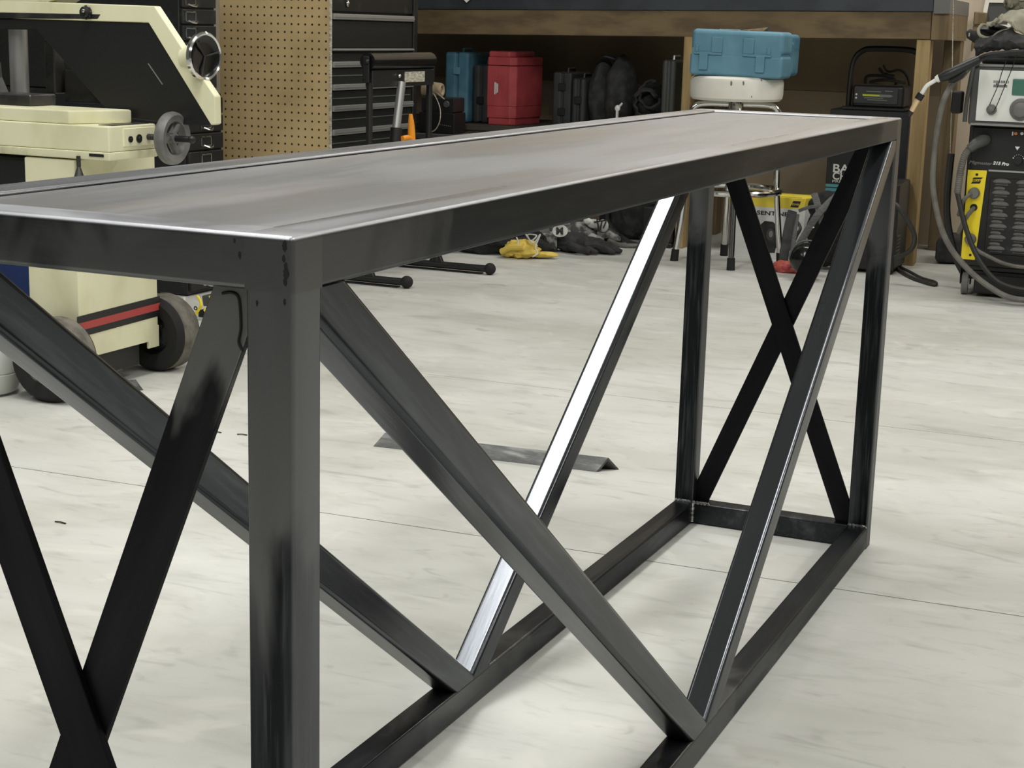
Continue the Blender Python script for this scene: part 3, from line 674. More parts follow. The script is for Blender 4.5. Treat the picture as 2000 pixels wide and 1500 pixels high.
m = MB(); m.cyl((-1.83, 2.086, .545), (-1.83, 2.086, .522), .005, n=10); m.cyl((-1.83, 2.086, .522), (-1.83, 2.086, .50), .004, .011, 12); part('drain', m, 'dark_steel', saw)
# vise hand wheel (spoked)
def spoked(c, ax, R, r, spokes, mm, name, hubr=.012, knob=True):
    c = Vector(c); q = Vector(ax).to_track_quat('Z', 'Y')
    m = MB(); m.lathe([(R-r*1.9, -r), (R-r*.6, -r*1.25), (R, -r*.7), (R+r*.15, 0), (R, r*.7), (R-r*.6, r*1.25), (R-r*1.9, r), (R-r*2.1, 0), (R-r*1.9, -r)], c, ax, 40)
    for k in range(spokes):
        a = .95+2*math.pi*k/spokes
        m.tube([c+q @ Vector((.008*math.cos(a), .008*math.sin(a), -.006)), c+q @ Vector(((R-r)*math.cos(a), (R-r)*math.sin(a), 0))], r*.85, 8)
    m.cyl(c-Vector(ax)*.014, c+Vector(ax)*.010, hubr, n=20); o = part(name, m, mm, saw)
    if knob:
        m = MB(); p = c+q @ Vector((R*.2, R*.55, 0)); m.cyl(c, c+Vector(ax)*.05, .007, n=12); m.ball(c+Vector(ax)*.052, .009); part('crank_grip', m, 'black', o)
m = MB(); m.cyl((-1.75, 2.228, .584), (-1.68, 2.228, .584), .007, n=12); part('screw_shaft', m, 'dark_steel', saw)
spoked((-1.682, 2.228, .584), (1, 0, 0), .058, .0105, 3, 'castiron', 'hand_wheel')
# saw arm
Y0, Y1 = 2.25, 2.275
P = [(-2.9, .905), (-2.40, .90), (-2.28, .885), (-2.10, .876), (-1.740, .872), (-1.662, .775), (-1.583, .680), (-1.582, .619), (-1.594, .616), (-1.757, .835), (-2.9, .838)]
m = MB(); m.prism([(x, Y0, z) for x, z in P], (0, Y1-Y0, 0), .003, 2); arm = part('saw_arm', m, 'cream', saw)
m = MB(); m.prism([(x, Y0, z) for x, z in ((-2.19, .87), (-2.04, .872), (-1.98, .90), (-2.06, .92), (-2.2, .92))], (0, .1, 0), .006, 2); part('arm_boss', m, 'cream_worn', saw)
P = [(-2.9, .838), (-1.757, .8345), (-1.592, .616), (-1.625, .612), (-1.858, .622), (-1.89, .645), (-2.075, .812), (-2.9, .805)]
m = MB(); m.prism([(x, Y0+.004, z) for x, z in P], (0, .03, 0), .002, 1); gd = part('blade_guard', m, 'black', saw)
m = MB(); a = oy(288, 124, Y0+.003); c = oy(316, 165, Y0+.003); m.prism([a, a+Vector((.003, 0, 0)), c+Vector((.003, 0, 0)), c], (0, .003, 0)); part('guard_slot', m, 'grey_steel', gd, smooth=False)
m = MB(); m.prism([oy(-5, 24, Y0-.001), oy(150, 27, Y0-.001), oy(196, 28, Y0-.001), oy(190, 37, Y0-.001), oy(-5, 36, Y0-.001)], (0, .008, 0), .001, 1); tr = part('guide_rail', m, 'dark_steel', saw)
c = oy(168, 24, Y0-.006); m = MB(); m.lathe([(0, .016), (.006, .016), (.008, .010), (.0125, .008), (.0135, 0), (.012, -.008)], c, (0, -1, 0), 18)
for k in range(8): a = k*math.pi/4; m.ball(c+Vector((.0125*math.cos(a), 0, .0125*math.sin(a))), .0035, n=8)
part('clamp_knob', m, 'black', tr)
m = MB(); m.ball(c+Vector((.004, -.016, .003)), .004, (1, .4, 1), 10); part('screw_cap', m, 'chrome', tr)
# tension wheel
cw = oy(398, 110, 2.262); axw = Vector((1, -.12, 0)).normalized()
m = MB(); m.cyl(cw-axw*.052+Vector((0, 0, -.006)), cw-axw*.009, .026, .030, 24); part('tension_hub', m, 'cream', saw)
m = MB(); m.lathe([(.046, .006), (.050, .008), (.0535, .004), (.0535, -.004), (.049, -.009), (.0, -.009)], cw, axw, 40); hw = part('tension_wheel', m, 'chrome', saw)
m = MB(); m.lathe([(0, .002), (.030, .0), (.042, .003), (.0465, .006), (.0465, -.004)], cw, axw, 40); part('wheel_face', m, 'black_gloss', hw)
m = MB()
for k in range(3):
    a = .2+k*2.1; q = axw.to_track_quat('Z', 'Y'); m.tube([cw+q @ Vector((0, 0, .003)), cw+q @ Vector((.047*math.cos(a), .047*math.sin(a), .005))], .0022, 6)
part('wheel_spoke', m, 'dark_steel', hw)
# motor head, vise and column seen through the open corner
m = MB(); cq = oy(37, 120, 2.30); m.cyl((cq.x, 2.30, .642), (cq.x, 2.30, .84), .022, n=24); m.cyl((cq.x, 2.30, .642), (cq.x, 2.30, .66), .03, n=24); part('column', m, 'grey_steel', saw)
m = MB(); m.prism([(-2.20, 2.13, .642), (-2.155, 2.13, .642), (-2.155, 2.13, .66), (-2.175, 2.13, .70), (-2.178, 2.13, .735), (-2.20, 2.13, .742)], (0, .12, 0), .002, 1); m.box((-2.50, 2.13, .642), (-2.235, 2.24, .655), .002, 1); m.box((-2.15, 2.16, .642), (-2.02, 2.25, .668), .003, 1); part('vise_jaw', m, 'dark_steel', saw)
m = MB(); m.box((-2.12, 2.40, .64), (-1.92, 2.48, .72), .006, 2); m.cyl((-2.11, 2.42, .72), (-2.02, 2.42, .735), .018, n=16); m.box((-2.16, 2.38, .66), (-2.13, 2.42, .79), .003, 1); part('gearbox', m, 'dark_steel', saw)
m = MB(); m.cyl((-2.15, 2.3, .46), (-2.02, 2.3, .46), .06, .06, 24); m.box((-2.6, 2.12, .30), (-1.99, 2.36, .53), .01, 2); part('motor', m, 'black', saw)

# blue drum and white jug at the left
m = MB(); m.lathe([(0, 0), (.135, 0), (.145, .01), (.145, .12), (.149, .13), (.145, .14), (.145, .27), (.149, .28), (.145, .29), (.145, .40), (.13, .415), (0, .415)], (0, 0, 0), n=36)
single('blue_drum', m, 'bluebarrel', 'blue plastic drum behind the band saw stand at the left edge', 'drum', world=False).location = (-2.37, 2.58, 0)
jug = thing('white_jug', 'translucent white plastic jug on the floor at the left edge', 'jug', (-2.055, 2.015, 0))
m = MB(); m.lathe([(0, 0), (.055, 0), (.07, .008), (.076, .025), (.077, .05), (.075, .052), (.077, .055), (.076, .095), (.06, .125), (.025, .145), (.022, .165), (0, .165)], (-2.055, 2.015, 0), n=32); part('bottle', m, 'jug', jug)
m = MB(); m.lathe([(.025, .15), (.026, .152), (.026, .172), (0, .174)], (-2.055, 2.015, 0), n=24); part('cap', m, 'white_plastic', jug)
# yellow welding magnets / clamp by the cabinets
cl = thing('yellow_clamp', 'small yellow and grey caster clamp on the floor behind the saw tyre', 'clamp', fl(392, 622))
yb = 3.03
m = MB(); m.prism([oy(404, 590, yb+.05), oy(414, 596, yb+.05), oy(412, 577, yb+.05), oy(396, 577, yb+.05)], (0, .05, 0), .001, 1); m.prism([oy(397, 598, yb+.03), oy(411, 598, yb+.03), oy(411, 578, yb+.03), oy(394, 578, yb+.03)], (0, .03, 0), .001, 1); part('plate', m, 'bezel', cl)
m = MB(); m.tube([oy(385, 578, yb), oy(391, 586, yb), oy(393, 597, yb)], .004, 8); m.tube([oy(393, 597, yb), oy(381, 616, yb)], .0045, 8); part('jaw', m, 'mig_yellow', cl)
m = MB(); m.tube([oy(409, 578, yb), oy(416, 596, yb)], .003, 8); m.tube([oy(399, 604, yb), oy(404, 612, yb), oy(405, 627, yb)], .004, 8); part('jaw', m, 'carton_yellow', cl)
m = MB(); m.torus(oy(382, 602, yb-.004), (0, 1, 0), .0045, .0018, 18, 8); m.torus(oy(377, 610, yb-.004), (0, 1, 0), .003, .0015, 16, 8); m.ball(oy(376, 620, yb), .005, n=10); part('caster', m, 'dark_steel', cl)
m = MB(); m.box((-.018, 0, 0), (.02, .04, .02), .002, 1, None, Matrix.Translation(fl(397, 620))); part('foot', m, 'black', cl)
sp = thing('spray_bottle', 'little white spray nozzle bottle on the floor beside the saw tyre', 'bottle', fl(360, 604))
q = fl(360, 604)
m = MB(); m.lathe([(0, 0), (.014, 0), (.015, .01), (.008, .02), (.004, .024), (.004, .036), (0, .037)], q, n=16); m.prism([q+Vector((-.014, 0, .02)), q+Vector((.008, 0, .012)), q+Vector((.008, 0, .016)), q+Vector((-.012, 0, .025))], (0, .004, 0)); part('bottle', m, 'white_plastic', sp)

# ------------------------------------------------------------------ roller stand in front of the chest
rs = thing('roller_stand', 'black roller stand with an orange lock lever before the tool chest', 'roller stand', (-2.1, 4.1, 0))
XR = -2.1
for yf, nm in ((3.89, 0), (4.318, 1)):
    xr = -1.955 if nm == 0 else -1.852
    m = MB(); m.cyl((XR-.165, yf, .020), (xr, yf, .020), .0125, n=16); m.box((XR-.16, yf-.012, .001), (xr-.03, yf+.012, .0045)); f_ = part('foot', m, 'black', rs)
    for xe in (XR-.165, xr):
        m = MB(); m.ball((xe, yf, .021), .021, (1.0, 1, 1), 14); part('end_cap', m, 'rubber', f_)
    m = MB(); m.tube([(XR, yf, .66), (XR, yf, .30), (XR+.04*nm, yf, .03)], .011, 10); m.prism([(XR+.04*nm-.035, yf-.008, .02), (XR+.04*nm+.03, yf-.008, .02), (XR+.04*nm+.012, yf-.008, .06), (XR+.04*nm-.012, yf-.008, .06)], (0, .016, 0), .002, 1); part('upright', m, 'black', rs)
m = MB(); m.box((XR-.014, 3.885, .645), (XR+.014, 4.325, .70), .003, 1); part('cross_beam', m, 'black', rs)
m = MB(); m.cyl((XR, 3.875, .728), (XR, 4.318, .728), .0275, n=32); part('roller', m, 'black_gloss', rs)
for yy_ in (3.866, 4.333):
    m = MB(); m.box((XR-.012, yy_-.004, .66), (XR+.012, yy_+.004, .745), .004, 2); m.ball((XR+.006, yy_+(.006 if yy_ > 4 else -.006), .728), .008); part('end_plate', m, 'black', rs)
m = MB(); m.box((XR+.0142, 4.105, .658), (XR+.016, 4.25, .693), .002, 2); part('label_plate', m, 'label', rs)
m = MB(); m.ball((XR+.018, 4.06, .68), .007); part('bolt', m, 'chrome', rs)
m = MB(); m.cyl((XR+.02, 4.075, .66), (XR+.02, 4.035, .49), .014, n=18); part('inner_post', m, 'grey_steel', rs)
m = MB(); m.cyl((XR+.02, 4.04, .51), (XR+.02, 4.00, .20), .020, n=18); part('outer_post', m, 'black', rs)
m = MB(); m.tube(spline([(XR+.045, 4.035, .476), (XR+.05, 4.06, .478), (XR+.05, 4.085, .474)], 5), [.009]*11, 12); m.tube([(XR+.05, 4.092, .462), (XR+.05, 4.092, .49), (XR+.05, 4.088, .53), (XR+.05, 4.084, .555)], [.014, .013, .010, .006], 12); part('lock_lever', m, 'orange', rs)
m = MB(); m.box((XR-.01, 3.89, .30), (XR+.01, 4.318, .33), .003, 1); part('lower_bar', m, 'black', rs)

# ------------------------------------------------------------------ stool with a blue case on it
SCX, SCY = -1.23, 5.11
stool = thing('shop_stool', 'chrome shop stool with a round white vinyl seat before the bench', 'stool', (SCX, SCY, 0))
m = MB(); m.lathe([(0, .604), (.12, .604), (.160, .607), (.169, .616), (.1715, .632), (.1715, .672), (.168, .686), (.158, .693), (.12, .695), (0, .695)], (SCX, SCY, 0), n=48); st = part('seat', m, 'vinyl', stool)
for px, py, a, b in ((1428, 163, .004, .009), (1453, 163, .004, .008), (1475, 190, .002, .003), (1510, 158, .003, .004)):
    m = MB(); c = oy(px, py, SCY-.171); d_ = Vector((c.x-SCX, -.171, 0)).normalized(); c = Vector((SCX, SCY, c.z))+d_*.1712; m.ball(c, 1, (a, .0012, b), 12); part('scuff', m, 'ink_grey', st)
import math as _m
fr = Vector((-1.163, 4.93, 0))-Vector((SCX, SCY, 0)); a0 = math.atan2(fr.y, fr.x)
for k in range(4):
    a = a0+k*math.pi/2; d_ = Vector((math.cos(a), math.sin(a), 0)); c = Vector((SCX, SCY, 0))
    pts = spline([c+d_*.02+Vector((0, 0, .592)), c+d_*.10+Vector((0, 0, .592)), c+d_*.142+Vector((0, 0, .585)), c+d_*.160+Vector((0, 0, .562)), c+d_*.166+Vector((0, 0, .50)), c+d_*.169+Vector((0, 0, .29)), c+d_*.198+Vector((0, 0, .02))], 6)
    m = MB(); m.tube(pts, .0115, 12); lg = part('leg', m, 'chrome', stool)
    m = MB(); m.cyl(c+d_*.196+Vector((0, 0, .045)), c+d_*.2+Vector((0, 0, 0)), .0145, .0155, 14); part('foot_cap', m, 'rubber', lg)
m = MB(); m.torus((SCX, SCY, .276), (0, 0, 1), .182, .0115, 48, 10); part('foot_ring', m, 'chrome', stool)
m = MB(); m.cyl((SCX, SCY, .45), (SCX, SCY, .604), .017, n=20); m.cyl((SCX, SCY, .575), (SCX, SCY, .604), .03, n=20); part('screw_post', m, 'chrome', stool)

bc = thing('blue_power_tool_case', 'blue plastic power tool case lying on the white stool seat', 'tool case', (-1.2, 5.12, .695), .02)
XC = Matrix.Translation(Vector((-1.378, 4.985, .697))) @ Matrix.Rotation(.015, 4, 'Z') @ Matrix.Rotation(.018, 4, 'Y')
Wc, Dc = .345, .15
m = MB(); m.box((0, 0, 0), (Wc, Dc, .0805), .012, 3, None, XC); lo_ = part('base', m, 'blue_case', bc)
m = MB(); m.box((.001, .001, .080), (Wc-.001, Dc-.001, .165), .018, 4, None, XC); up_ = part('lid', m, 'blue_case', bc)
m = MB(); m.box((.008, .0012, .064), (Wc-.008, Dc-.008, .098), 0, 1, None, XC); part('seam', m, 'blue_case', bc)
m = MB(); m.box((.20, Dc-.02, .008), (Wc+.004, Dc+.09, .135), .016, 4, None, XC); m.box((.22, Dc-.01, .09), (Wc+.005, Dc+.088, .158), .016, 3, None, XC); part('rear_shell', m, 'blue_case_d', bc)
for x0, s in ((.016, 1), (.304, -1)):
    f = lambda a, b: (min(x0+s*a, x0+s*b), max(x0+s*a, x0+s*b))
    for (a, b, z0, z1, yo, nm) in ((0, .105, .074, .083, -.006, 'latch_bar'), (.022, .055, .020, .078, -.010, 'latch'), (.066, .105, .083, .138, -.007, 'latch'), (.004, .017, .083, .108, -.004, 'catch')):
        q0, q1 = f(a, b); m = MB(); m.box((q0, yo, z0), (q1, .006, z1), .0025, 2, None, XC); part(nm, m, 'blue_case', bc)
m = MB(); m.prism([XC @ Vector(v) for v in ((.10, .02, .1655), (.17, .015, .1655), (.19, .10, .1655), (.11, .11, .1655))], (0, 0, .0012)); single('paper_slip', m, 'paper', 'small white paper slip on top of the blue case', 'paper', base=XC @ Vector((.13, .05, .1655)), smooth=False)
m = MB(); m.prism([XC @ Vector(v) for v in ((.175, .03, .1667), (.262, .025, .1667), (.275, .035, .180), (.19, .04, .1680))], (0, .05, .0012)); single('cardboard_flap', m, 'wood_side', 'brown cardboard flap on top of the blue case', 'cardboard', base=XC @ Vector((.22, .05, .1667)), smooth=False)

# ------------------------------------------------------------------ floor stuff under the right half of the bench
# helmet carton: white with a yellow top band
hc = thing('helmet_carton', 'white and yellow welding helmet carton on the floor behind the stool', 'carton', bw(-.615, 0, 0), BA)
HA = bw(-.690, -.10, 0); hx = BU; hd = (BN+BU*.32).normalized()
def hp(a, d, z): return HA+hx*a+hd*d+Vector((0, 0, z))
Wb, Db, Hb = .268, .17, .240
def slab(name, a0, a1, z0, z1, m_, par, t=.0006, d=-.0003):
    m = MB(); m.prism([hp(a0, d, z0), hp(a1, d, z0), hp(a1, d, z1), hp(a0, d, z1)], -BN*t); return part(name, m, m_, par, smooth=False)
m = MB(); m.prism([hp(0, 0, 0), hp(Wb, 0, 0), hp(Wb, Db, 0), hp(0, Db, 0)], (0, 0, Hb-.042), .001, 1); part('box_body', m, 'carton_white', hc)
m = MB(); m.prism([hp(0, 0, Hb-.042), hp(Wb, 0, Hb-.042), hp(Wb, Db, Hb-.042), hp(0, Db, Hb-.042)], (0, 0, .042), .001, 1); top_ = part('box_top', m, 'carton_yellow', hc)
m = MB(); m.prism([hp(.03, .01, Hb), hp(Wb-.02, .01, Hb), hp(Wb-.02, .014, Hb), hp(.03, .014, Hb)], (0, 0, .001)); part('flap_seam', m, 'ink_black', top_, smooth=False)
m = MB()
e0 = Wb-.056
m.prism([hp(e0, -.0006, Hb-.036), hp(e0+.030, -.0006, Hb-.036), hp(e0+.040, -.0006, Hb-.012), hp(e0+.010, -.0006, Hb-.012)], -BN*.0005); lg_ = part('emblem', m, 'ink_black', hc, smooth=False)
text('ESAB', .011, hp(e0+.0065, -.0014, Hb-.028), BU, (0, 0, 1), 'carton_yellow', hc, 'lettering', width=.026)
text('SENTINEL', .022, hp(Wb-.184, -.0010, .168), BU, (0, 0, 1), 'ink_black', hc, 'lettering', bold=.0004, width=.138)
# printed helmet picture on the carton
hcx, hcz = Wb-.138, .088
def sil(s, dx=0, dz=0): return [hp(hcx+dx+s*x, -.0008, hcz+dz+s*z) for x, z in ((-.040, .0), (-.034, .030), (-.012, .052), (.018, .050), (.038, .030), (.044, -.002), (.040, -.022), (.046, -.032), (.032, -.042), (.030, -.058), (.0, -.06), (-.02, -.04), (-.036, -.022))]
m = MB(); m.prism(sil(1.1), -BN*.0004); part('helmet_print', m, 'charcoal', hc, smooth=False)
m = MB(); m.prism([hp(hcx+.012+.016*math.cos(a), -.0014, hcz+.006+.024*math.sin(a)) for a in [k*math.pi/8 for k in range(16)]], -BN*.0003); part('visor_print', m, 'board_dark', hc, smooth=False)
m = MB(); m.prism([hp(hcx+.014+.008*math.cos(a), -.0018, hcz+.008+.013*math.sin(a)) for a in [k*math.pi/8 for k in range(16)]], -BN*.0003); part('visor_print', m, 'ink_grey', hc, smooth=False)
# respirator pack with crossed straps
pk = thing('respirator_pack', 'black respirator pack with crossed grey webbing straps on the floor by the carton', 'respirator pack', bw(-.40, -.3, 0), BA)
D_ = 5.93
m = MB(); m.blob(at(1622, 452, D_+.10), (.085, .07, .13), .10, 5, 4, 11, .002); m.blob(at(1622, 405, D_+.10), (.08, .07, .06), .12, 5, 4, 12); part('pack_body', m, 'fabric_black', pk)
def band(name, pxs, wd, mm, par, dd=-.05):
    m = MB(); pts = spline([at(x, y, D_+dd+o) for x, y, o in pxs], 8)
    m.tube(pts, wd, 8, flat=.22, up=CF); return part(name, m, mm, par)
band('strap', [(1590, 378, .02), (1597, 400, .0), (1603, 425, -.03), (1612, 450, -.02), (1622, 475, .0)], .0125, 'strap', pk)
band('strap', [(1640, 378, .02), (1620, 395, -.01), (1598, 418, -.045), (1580, 445, -.035), (1565, 470, -.03), (1553, 490, -.03)], .0125, 'strap', pk)
band('strap', [(1560, 412, .0), (1585, 404, -.02), (1620, 405, -.02), (1650, 408, 0)], .006, 'strap', pk)
band('strap', [(1548, 412, -.02), (1540, 445, -.03), (1534, 480, -.04), (1530, 508, -.045)], .017, 'charcoal', pk)
band('strap', [(1556, 418, -.01), (1551, 450, -.02), (1547, 490, -.03)], .011, 'strap', pk)
band('tube', [(1555, 430, .0), (1563, 445, -.01), (1556, 460, -.01), (1550, 475, -.02)], .006, 'black', pk)
for px, py in ((1627, 391), (1588, 444)):
    m = MB(); m.ball(at(px, py, D_-.085), .0042, (1.2, 1, .8), 8); part('buckle', m, 'ink_white', pk)
hl = thing('welding_helmet', 'black glossy welding helmet lying before the respirator pack', 'helmet', fl(1575, 524))
q = at(1576, 503, 5.78)
m = MB(); m.lathe([(0, .045), (.025, .042), (.045, .028), (.056, .008), (.060, -.012), (.058, -.03), (.050, -.042)], q+Vector((0, 0, .004)), (.12, -.35, 1), 28); part('shell', m, 'black_gloss', hl)
m = MB(); m.torus(q+Vector((0, 0, .004)), (.1, -.9, .5), .060, .0035, 30, 8); part('rim', m, 'bezel', hl)
cp = thing('welder_beanie', 'orange red welding cap crumpled on the floor beneath the black helmet', 'cap', fl(1545, 537))
q = fl(1545, 532)
m = MB(); m.blob(q+Vector((-.02, .0, .018)), (.048, .035, .026), .22, 7, 4, 4, .001); m.blob(q+Vector((.035, .0, .014)), (.055, .03, .018), .2, 7, 4, 6, .001); part('crown', m, 'redorange', cp)
m = MB(); m.blob(q+Vector((-.012, -.034, .02)), (.016, .004, .010), .3, 7, 3, 6); part('patch', m, 'red_case', cp)
# black carton with charger on top
ct = thing('charger_carton', 'tall black and teal charger carton under the right end of the workbench', 'carton', bw(-.23, .22, 0), BA)
m = MB(); m.box((-.388, .105, 0), (-.085, .36, .572), .002, 1, None, BM); part('box_body', m, 'carton', ct)
m = MB(); m.box((-.387, .1040, .245), (-.12, .1052, .283), 0, 1, None, BM); part('teal_band', m, 'teal', ct, smooth=False)
m = MB(); m.box((-.387, .1030, .268), (-.12, .1042, .272), 0, 1, None, BM); m.box((-.387, .1030, .252), (-.12, .1042, .255), 0, 1, None, BM); part('band_line', m, 'carton', ct, smooth=False)
text('BAT', .045, bw(-.362, .1035, .330), BU, (0, 0, 1), 'ink_white', ct, bold=.0009, width=.094)
text('CHA', .040, bw(-.362, .1035, .302), BU, (0, 0, 1), 'ink_white', ct, bold=.0009, width=.084)
text('PREC', .013, bw(-.362, .1035, .290), BU, (0, 0, 1), 'ink_white', ct, width=.055)
ch = thing('battery_charger', 'black battery charger with a tall loop handle and lime stripe on the black carton', 'charger', bw(-.23, .2, .573), BA)
ZC = .573
m = MB(); m.prism([bw(-.345, .10, ZC), bw(-.105, .10, ZC), bw(-.105, .30, ZC), bw(-.345, .30, ZC)], (0, 0, .012), .003, 1)
m.box((-.31, .112, ZC+.01), (-.112, .28, ZC+.095), .012, 3, None, BM); part('housing', m, 'black', ch)
m = MB(); m.box((-.303, .108, ZC+.024), (-.135, .114, ZC+.088), .004, 2, None, BM); fp = part('control_panel', m, 'dark_case', ch)
m = MB(); m.prism([bw(-.268, .1072, ZC+.053), bw(-.205, .1072, ZC+.053), bw(-.205, .1072, ZC+.060), bw(-.270, .1072, ZC+.060)], -BN*.0006); part('lime_stripe', m, 'lime', ch, smooth=False)
m = MB(); m.prism([bw(-.205, .1072, ZC+.051), bw(-.165, .1072, ZC+.051), bw(-.152, .1072, ZC+.056), bw(-.165, .1072, ZC+.061), bw(-.205, .1072, ZC+.061)], -BN*.0006); part('stripe_end', m, 'ink_grey', ch, smooth=False)
for a, b, z, h_ in ((-.255, -.20, .069, .004), (-.262, -.19, .045, .003), (-.25, -.175, .038, .003), (-.185, -.155, .072, .004)):
    m = MB(); m.box((a, .1062, ZC+z), (b, .1075, ZC+z+h_), 0, 1, None, BM); part('panel_mark', m, 'ink_grey', ch, smooth=False)
for z in (.045, .058):
    m = MB(); m.ball(bw(-.293, .108, ZC+z), .0042, n=10); part('terminal', m, 'ink_white', ch)
m = MB(); m.tube(spline([bw(-.330, .16, ZC), bw(-.328, .16, ZC+.12), bw(-.318, .16, ZC+.19), bw(-.29, .16, ZC+.222), bw(-.25, .16, ZC+.231), bw(-.13, .16, ZC+.231), bw(-.085, .16, ZC+.222), bw(-.06, .16, ZC+.19), bw(-.055, .16, ZC+.10), bw(-.055, .16, ZC)], 6), .011, 10); part('loop_handle', m, 'black', ch)
m = MB(); m.tube(spline([at(1690, 165, 6.55), at(1692, 150, 6.5), at(1710, 147, 6.5), at(1735, 150, 6.5), at(1750, 158, 6.52), at(1745, 168, 6.52), at(1715, 166, 6.5), at(1700, 160, 6.5), at(1730, 156, 6.48), at(1768, 162, 6.5)], 8), .006, 8)
m.tube(spline([at(1718, 134, 6.55), at(1728, 146, 6.5), at(1745, 150, 6.5)], 6), [.006]*6+[.010]*7, 8); m.tube(spline([at(1726, 128, 6.56), at(1735, 140, 6.5), at(1758, 137, 6.5), at(1772, 150, 6.5), at(1778, 172, 6.5)], 6), .005, 8)
part('lead', m, 'cable_d', ch)
# black welder unit with louvres standing behind the far table leg
wu = thing('black_power_unit', 'black power unit with side louvres on the floor below the end post of the workbench', 'power unit', bw(-.15, -.2, 0), BA)
m = MB(); m.box((-.22, -.29, .012), (-.045, -.02, .33), .008, 2, None, BM); part('housing', m, 'black_scuff', wu)
for k in range(6):
    m = MB(); m.box((-.046, -.27, .07+.013*k), (-.0405, -.20, .076+.013*k), .001, 1, None, BM); part('louvre', m, 'bezel', wu)
for u, n in ((-.205, -.275), (-.065, -.275), (-.205, -.04), (-.065, -.04)):
    m = MB(); m.box((u-.01, n-.01, 0), (u+.012, n+.012, .014), .001, 1, None, BM); part('foot', m, 'rubber', wu)
m = MB(); m.tube(spline([at(1748, 398, 5.72), at(1757, 408, 5.7), at(1775, 435, 5.7), at(1786, 460, 5.7), at(1783, 482, 5.7), at(1768, 496, 5.72), at(1748, 503, 5.75)], 8), .0085, 8); part('power_cord', m, 'cable_d', wu)
m = MB(); m.tube(spline([fl(1735, 502, .012), fl(1755, 526, .008), fl(1778, 541, .007), fl(1808, 552, .007), fl(1826, 556, .007), fl(1826, 551, .007), fl(1800, 543, .007), fl(1775, 530, .012), fl(1758, 522, .006)], 8), .006, 8)
single('floor_cable', m, 'cable_d', 'dark cable looped on the floor below the end post of the workbench', 'cable', base=fl(1790, 548))
# dark stuff in the dim end of the bench
m = MB(); m.prism([bw(.05, .10, .003), bw(.16, .14, .003), bw(.16, .34, .003), bw(.05, .34, .003)], (0, 0, .10), .02, 2)
single('black_bin', m, 'charcoal', 'low dark bin on the floor behind the welding machine cables', 'bin', base=bw(.1, .2, .003))

# ------------------------------------------------------------------ things lying on the floor before the left half of the bench
FZ = .002
gp = thing('black_work_jacket', 'crumpled black work jacket on the floor left of the yellow glove', 'jacket', fl(960, 500))
m = MB(); m.blob(fl(975, 500)+Vector((-.06, .10, .04)), (.20, .10, .07), .22, 7, 4, 21, FZ, Matrix.Rotation(.35, 4, 'Z')); m.blob(fl(1030, 503)+Vector((-.02, .05, .03)), (.10, .06, .04), .2, 7, 4, 23, FZ); part('cloth', m, 'fabric_black', gp)
def glove(lab, fpx, fpy, rz, mm, emb=None, sc=1):
    """work glove lying palm down: cuff, palm and five fingers in one skin"""
    q = fl(fpx, fpy); t = thing('work_glove', lab, 'glove', q, rz, 'work gloves on the floor')
    R = Matrix.Translation(q) @ Matrix.Rotation(rz, 4, 'Z')
    m = MB(); m.blob(R @ Vector((0, 0, .038*sc)), (.075*sc, .055*sc, .040*sc), .15, 6, 3, fpx, FZ, R.to_3x3().to_4x4())
    for k, (fy, ln, zz) in enumerate(((-.042, .075, .03), (-.016, .095, .036), (.012, .092, .036), (.038, .07, .03))):
        m.tube([R @ Vector((.05*sc, fy*sc, zz*sc)), R @ Vector(((.07+ln*.35)*sc, fy*1.15*sc, (zz+.006)*sc)), R @ Vector(((.07+ln*.75)*sc, fy*1.25*sc, .02*sc)), R @ Vector(((.07+ln)*sc, fy*1.25*sc, .014*sc))], [.016*sc, .016*sc, .014*sc, .008*sc], 10)
    m.tube([R @ Vector((-.01*sc, -.05*sc, .03*sc)), R @ Vector((.03*sc, -.085*sc, .024*sc)), R @ Vector((.07*sc, -.092*sc, .014*sc))], [.018*sc, .016*sc, .009*sc], 10)
    part('shell', m, mm, t)
    m = MB(); m.tube([R @ Vector((-.06*sc, 0, .04*sc)), R @ Vector((-.11*sc, 0, .038*sc)), R @ Vector((-.14*sc, 0, .036*sc))], [.042*sc, .036*sc, .038*sc], 14); part('cuff', m, 'glove_grey', t)
    return t
g1 = glove('grey and black work glove with a white M badge, nearest the jacket', 1118, 492, .35, 'charcoal')
g2 = glove('grey and black work glove with pale knuckle pads under the table rail, furthest right', 1140, 470, .5, 'glove_grey')
g3 = glove('grey work glove at the front right of the heap, fingers pointing right', 1150, 493, .1, 'charcoal', sc=.8)
def on_front(px, py, d): return at(px, py, d)
q = at(1094, 451, 6.27); m = MB(); r_ = CR; u_ = CU
m.prism([q+r_*.030*math.cos(a)+u_*.024*math.sin(a) for a in [k*math.pi/8 for k in range(16)]], -CF*.004); part('badge', m, 'white_fab', g1, smooth=False)
text('M', .036, q-CF*.005-r_*.016-u_*.013, r_, u_, 'ink_black', g1, 'lettering', bold=.002)
for px, py, sx, sy in ((1160, 437, .030, .018), (1178, 441, .022, .024), (1148, 432, .018, .012)):
    m = MB(); m.ball(at(px, py, 6.64), 1, (sx*1.08, .016, sy*1.08), 12); part('knuckle_pad', m, 'white_fab', g2)
for k, (pa, pb) in enumerate((((1166, 428), (1170, 452)), ((1176, 430), (1172, 450)), ((1184, 432), (1178, 446)), ((1160, 434), (1184, 430)))):
    m = MB(); m.tube([at(*pa, 6.615), at(*pb, 6.615)], .003, 6); part('pad_line', m, 'ink_black', g2)
for px, py in ((1150, 474), (1162, 480)):
    m = MB(); m.ball(at(px, py, 6.33), 1, (.016, .008, .010), 12); part('knuckle_pad', m, 'glove_grey', g3)
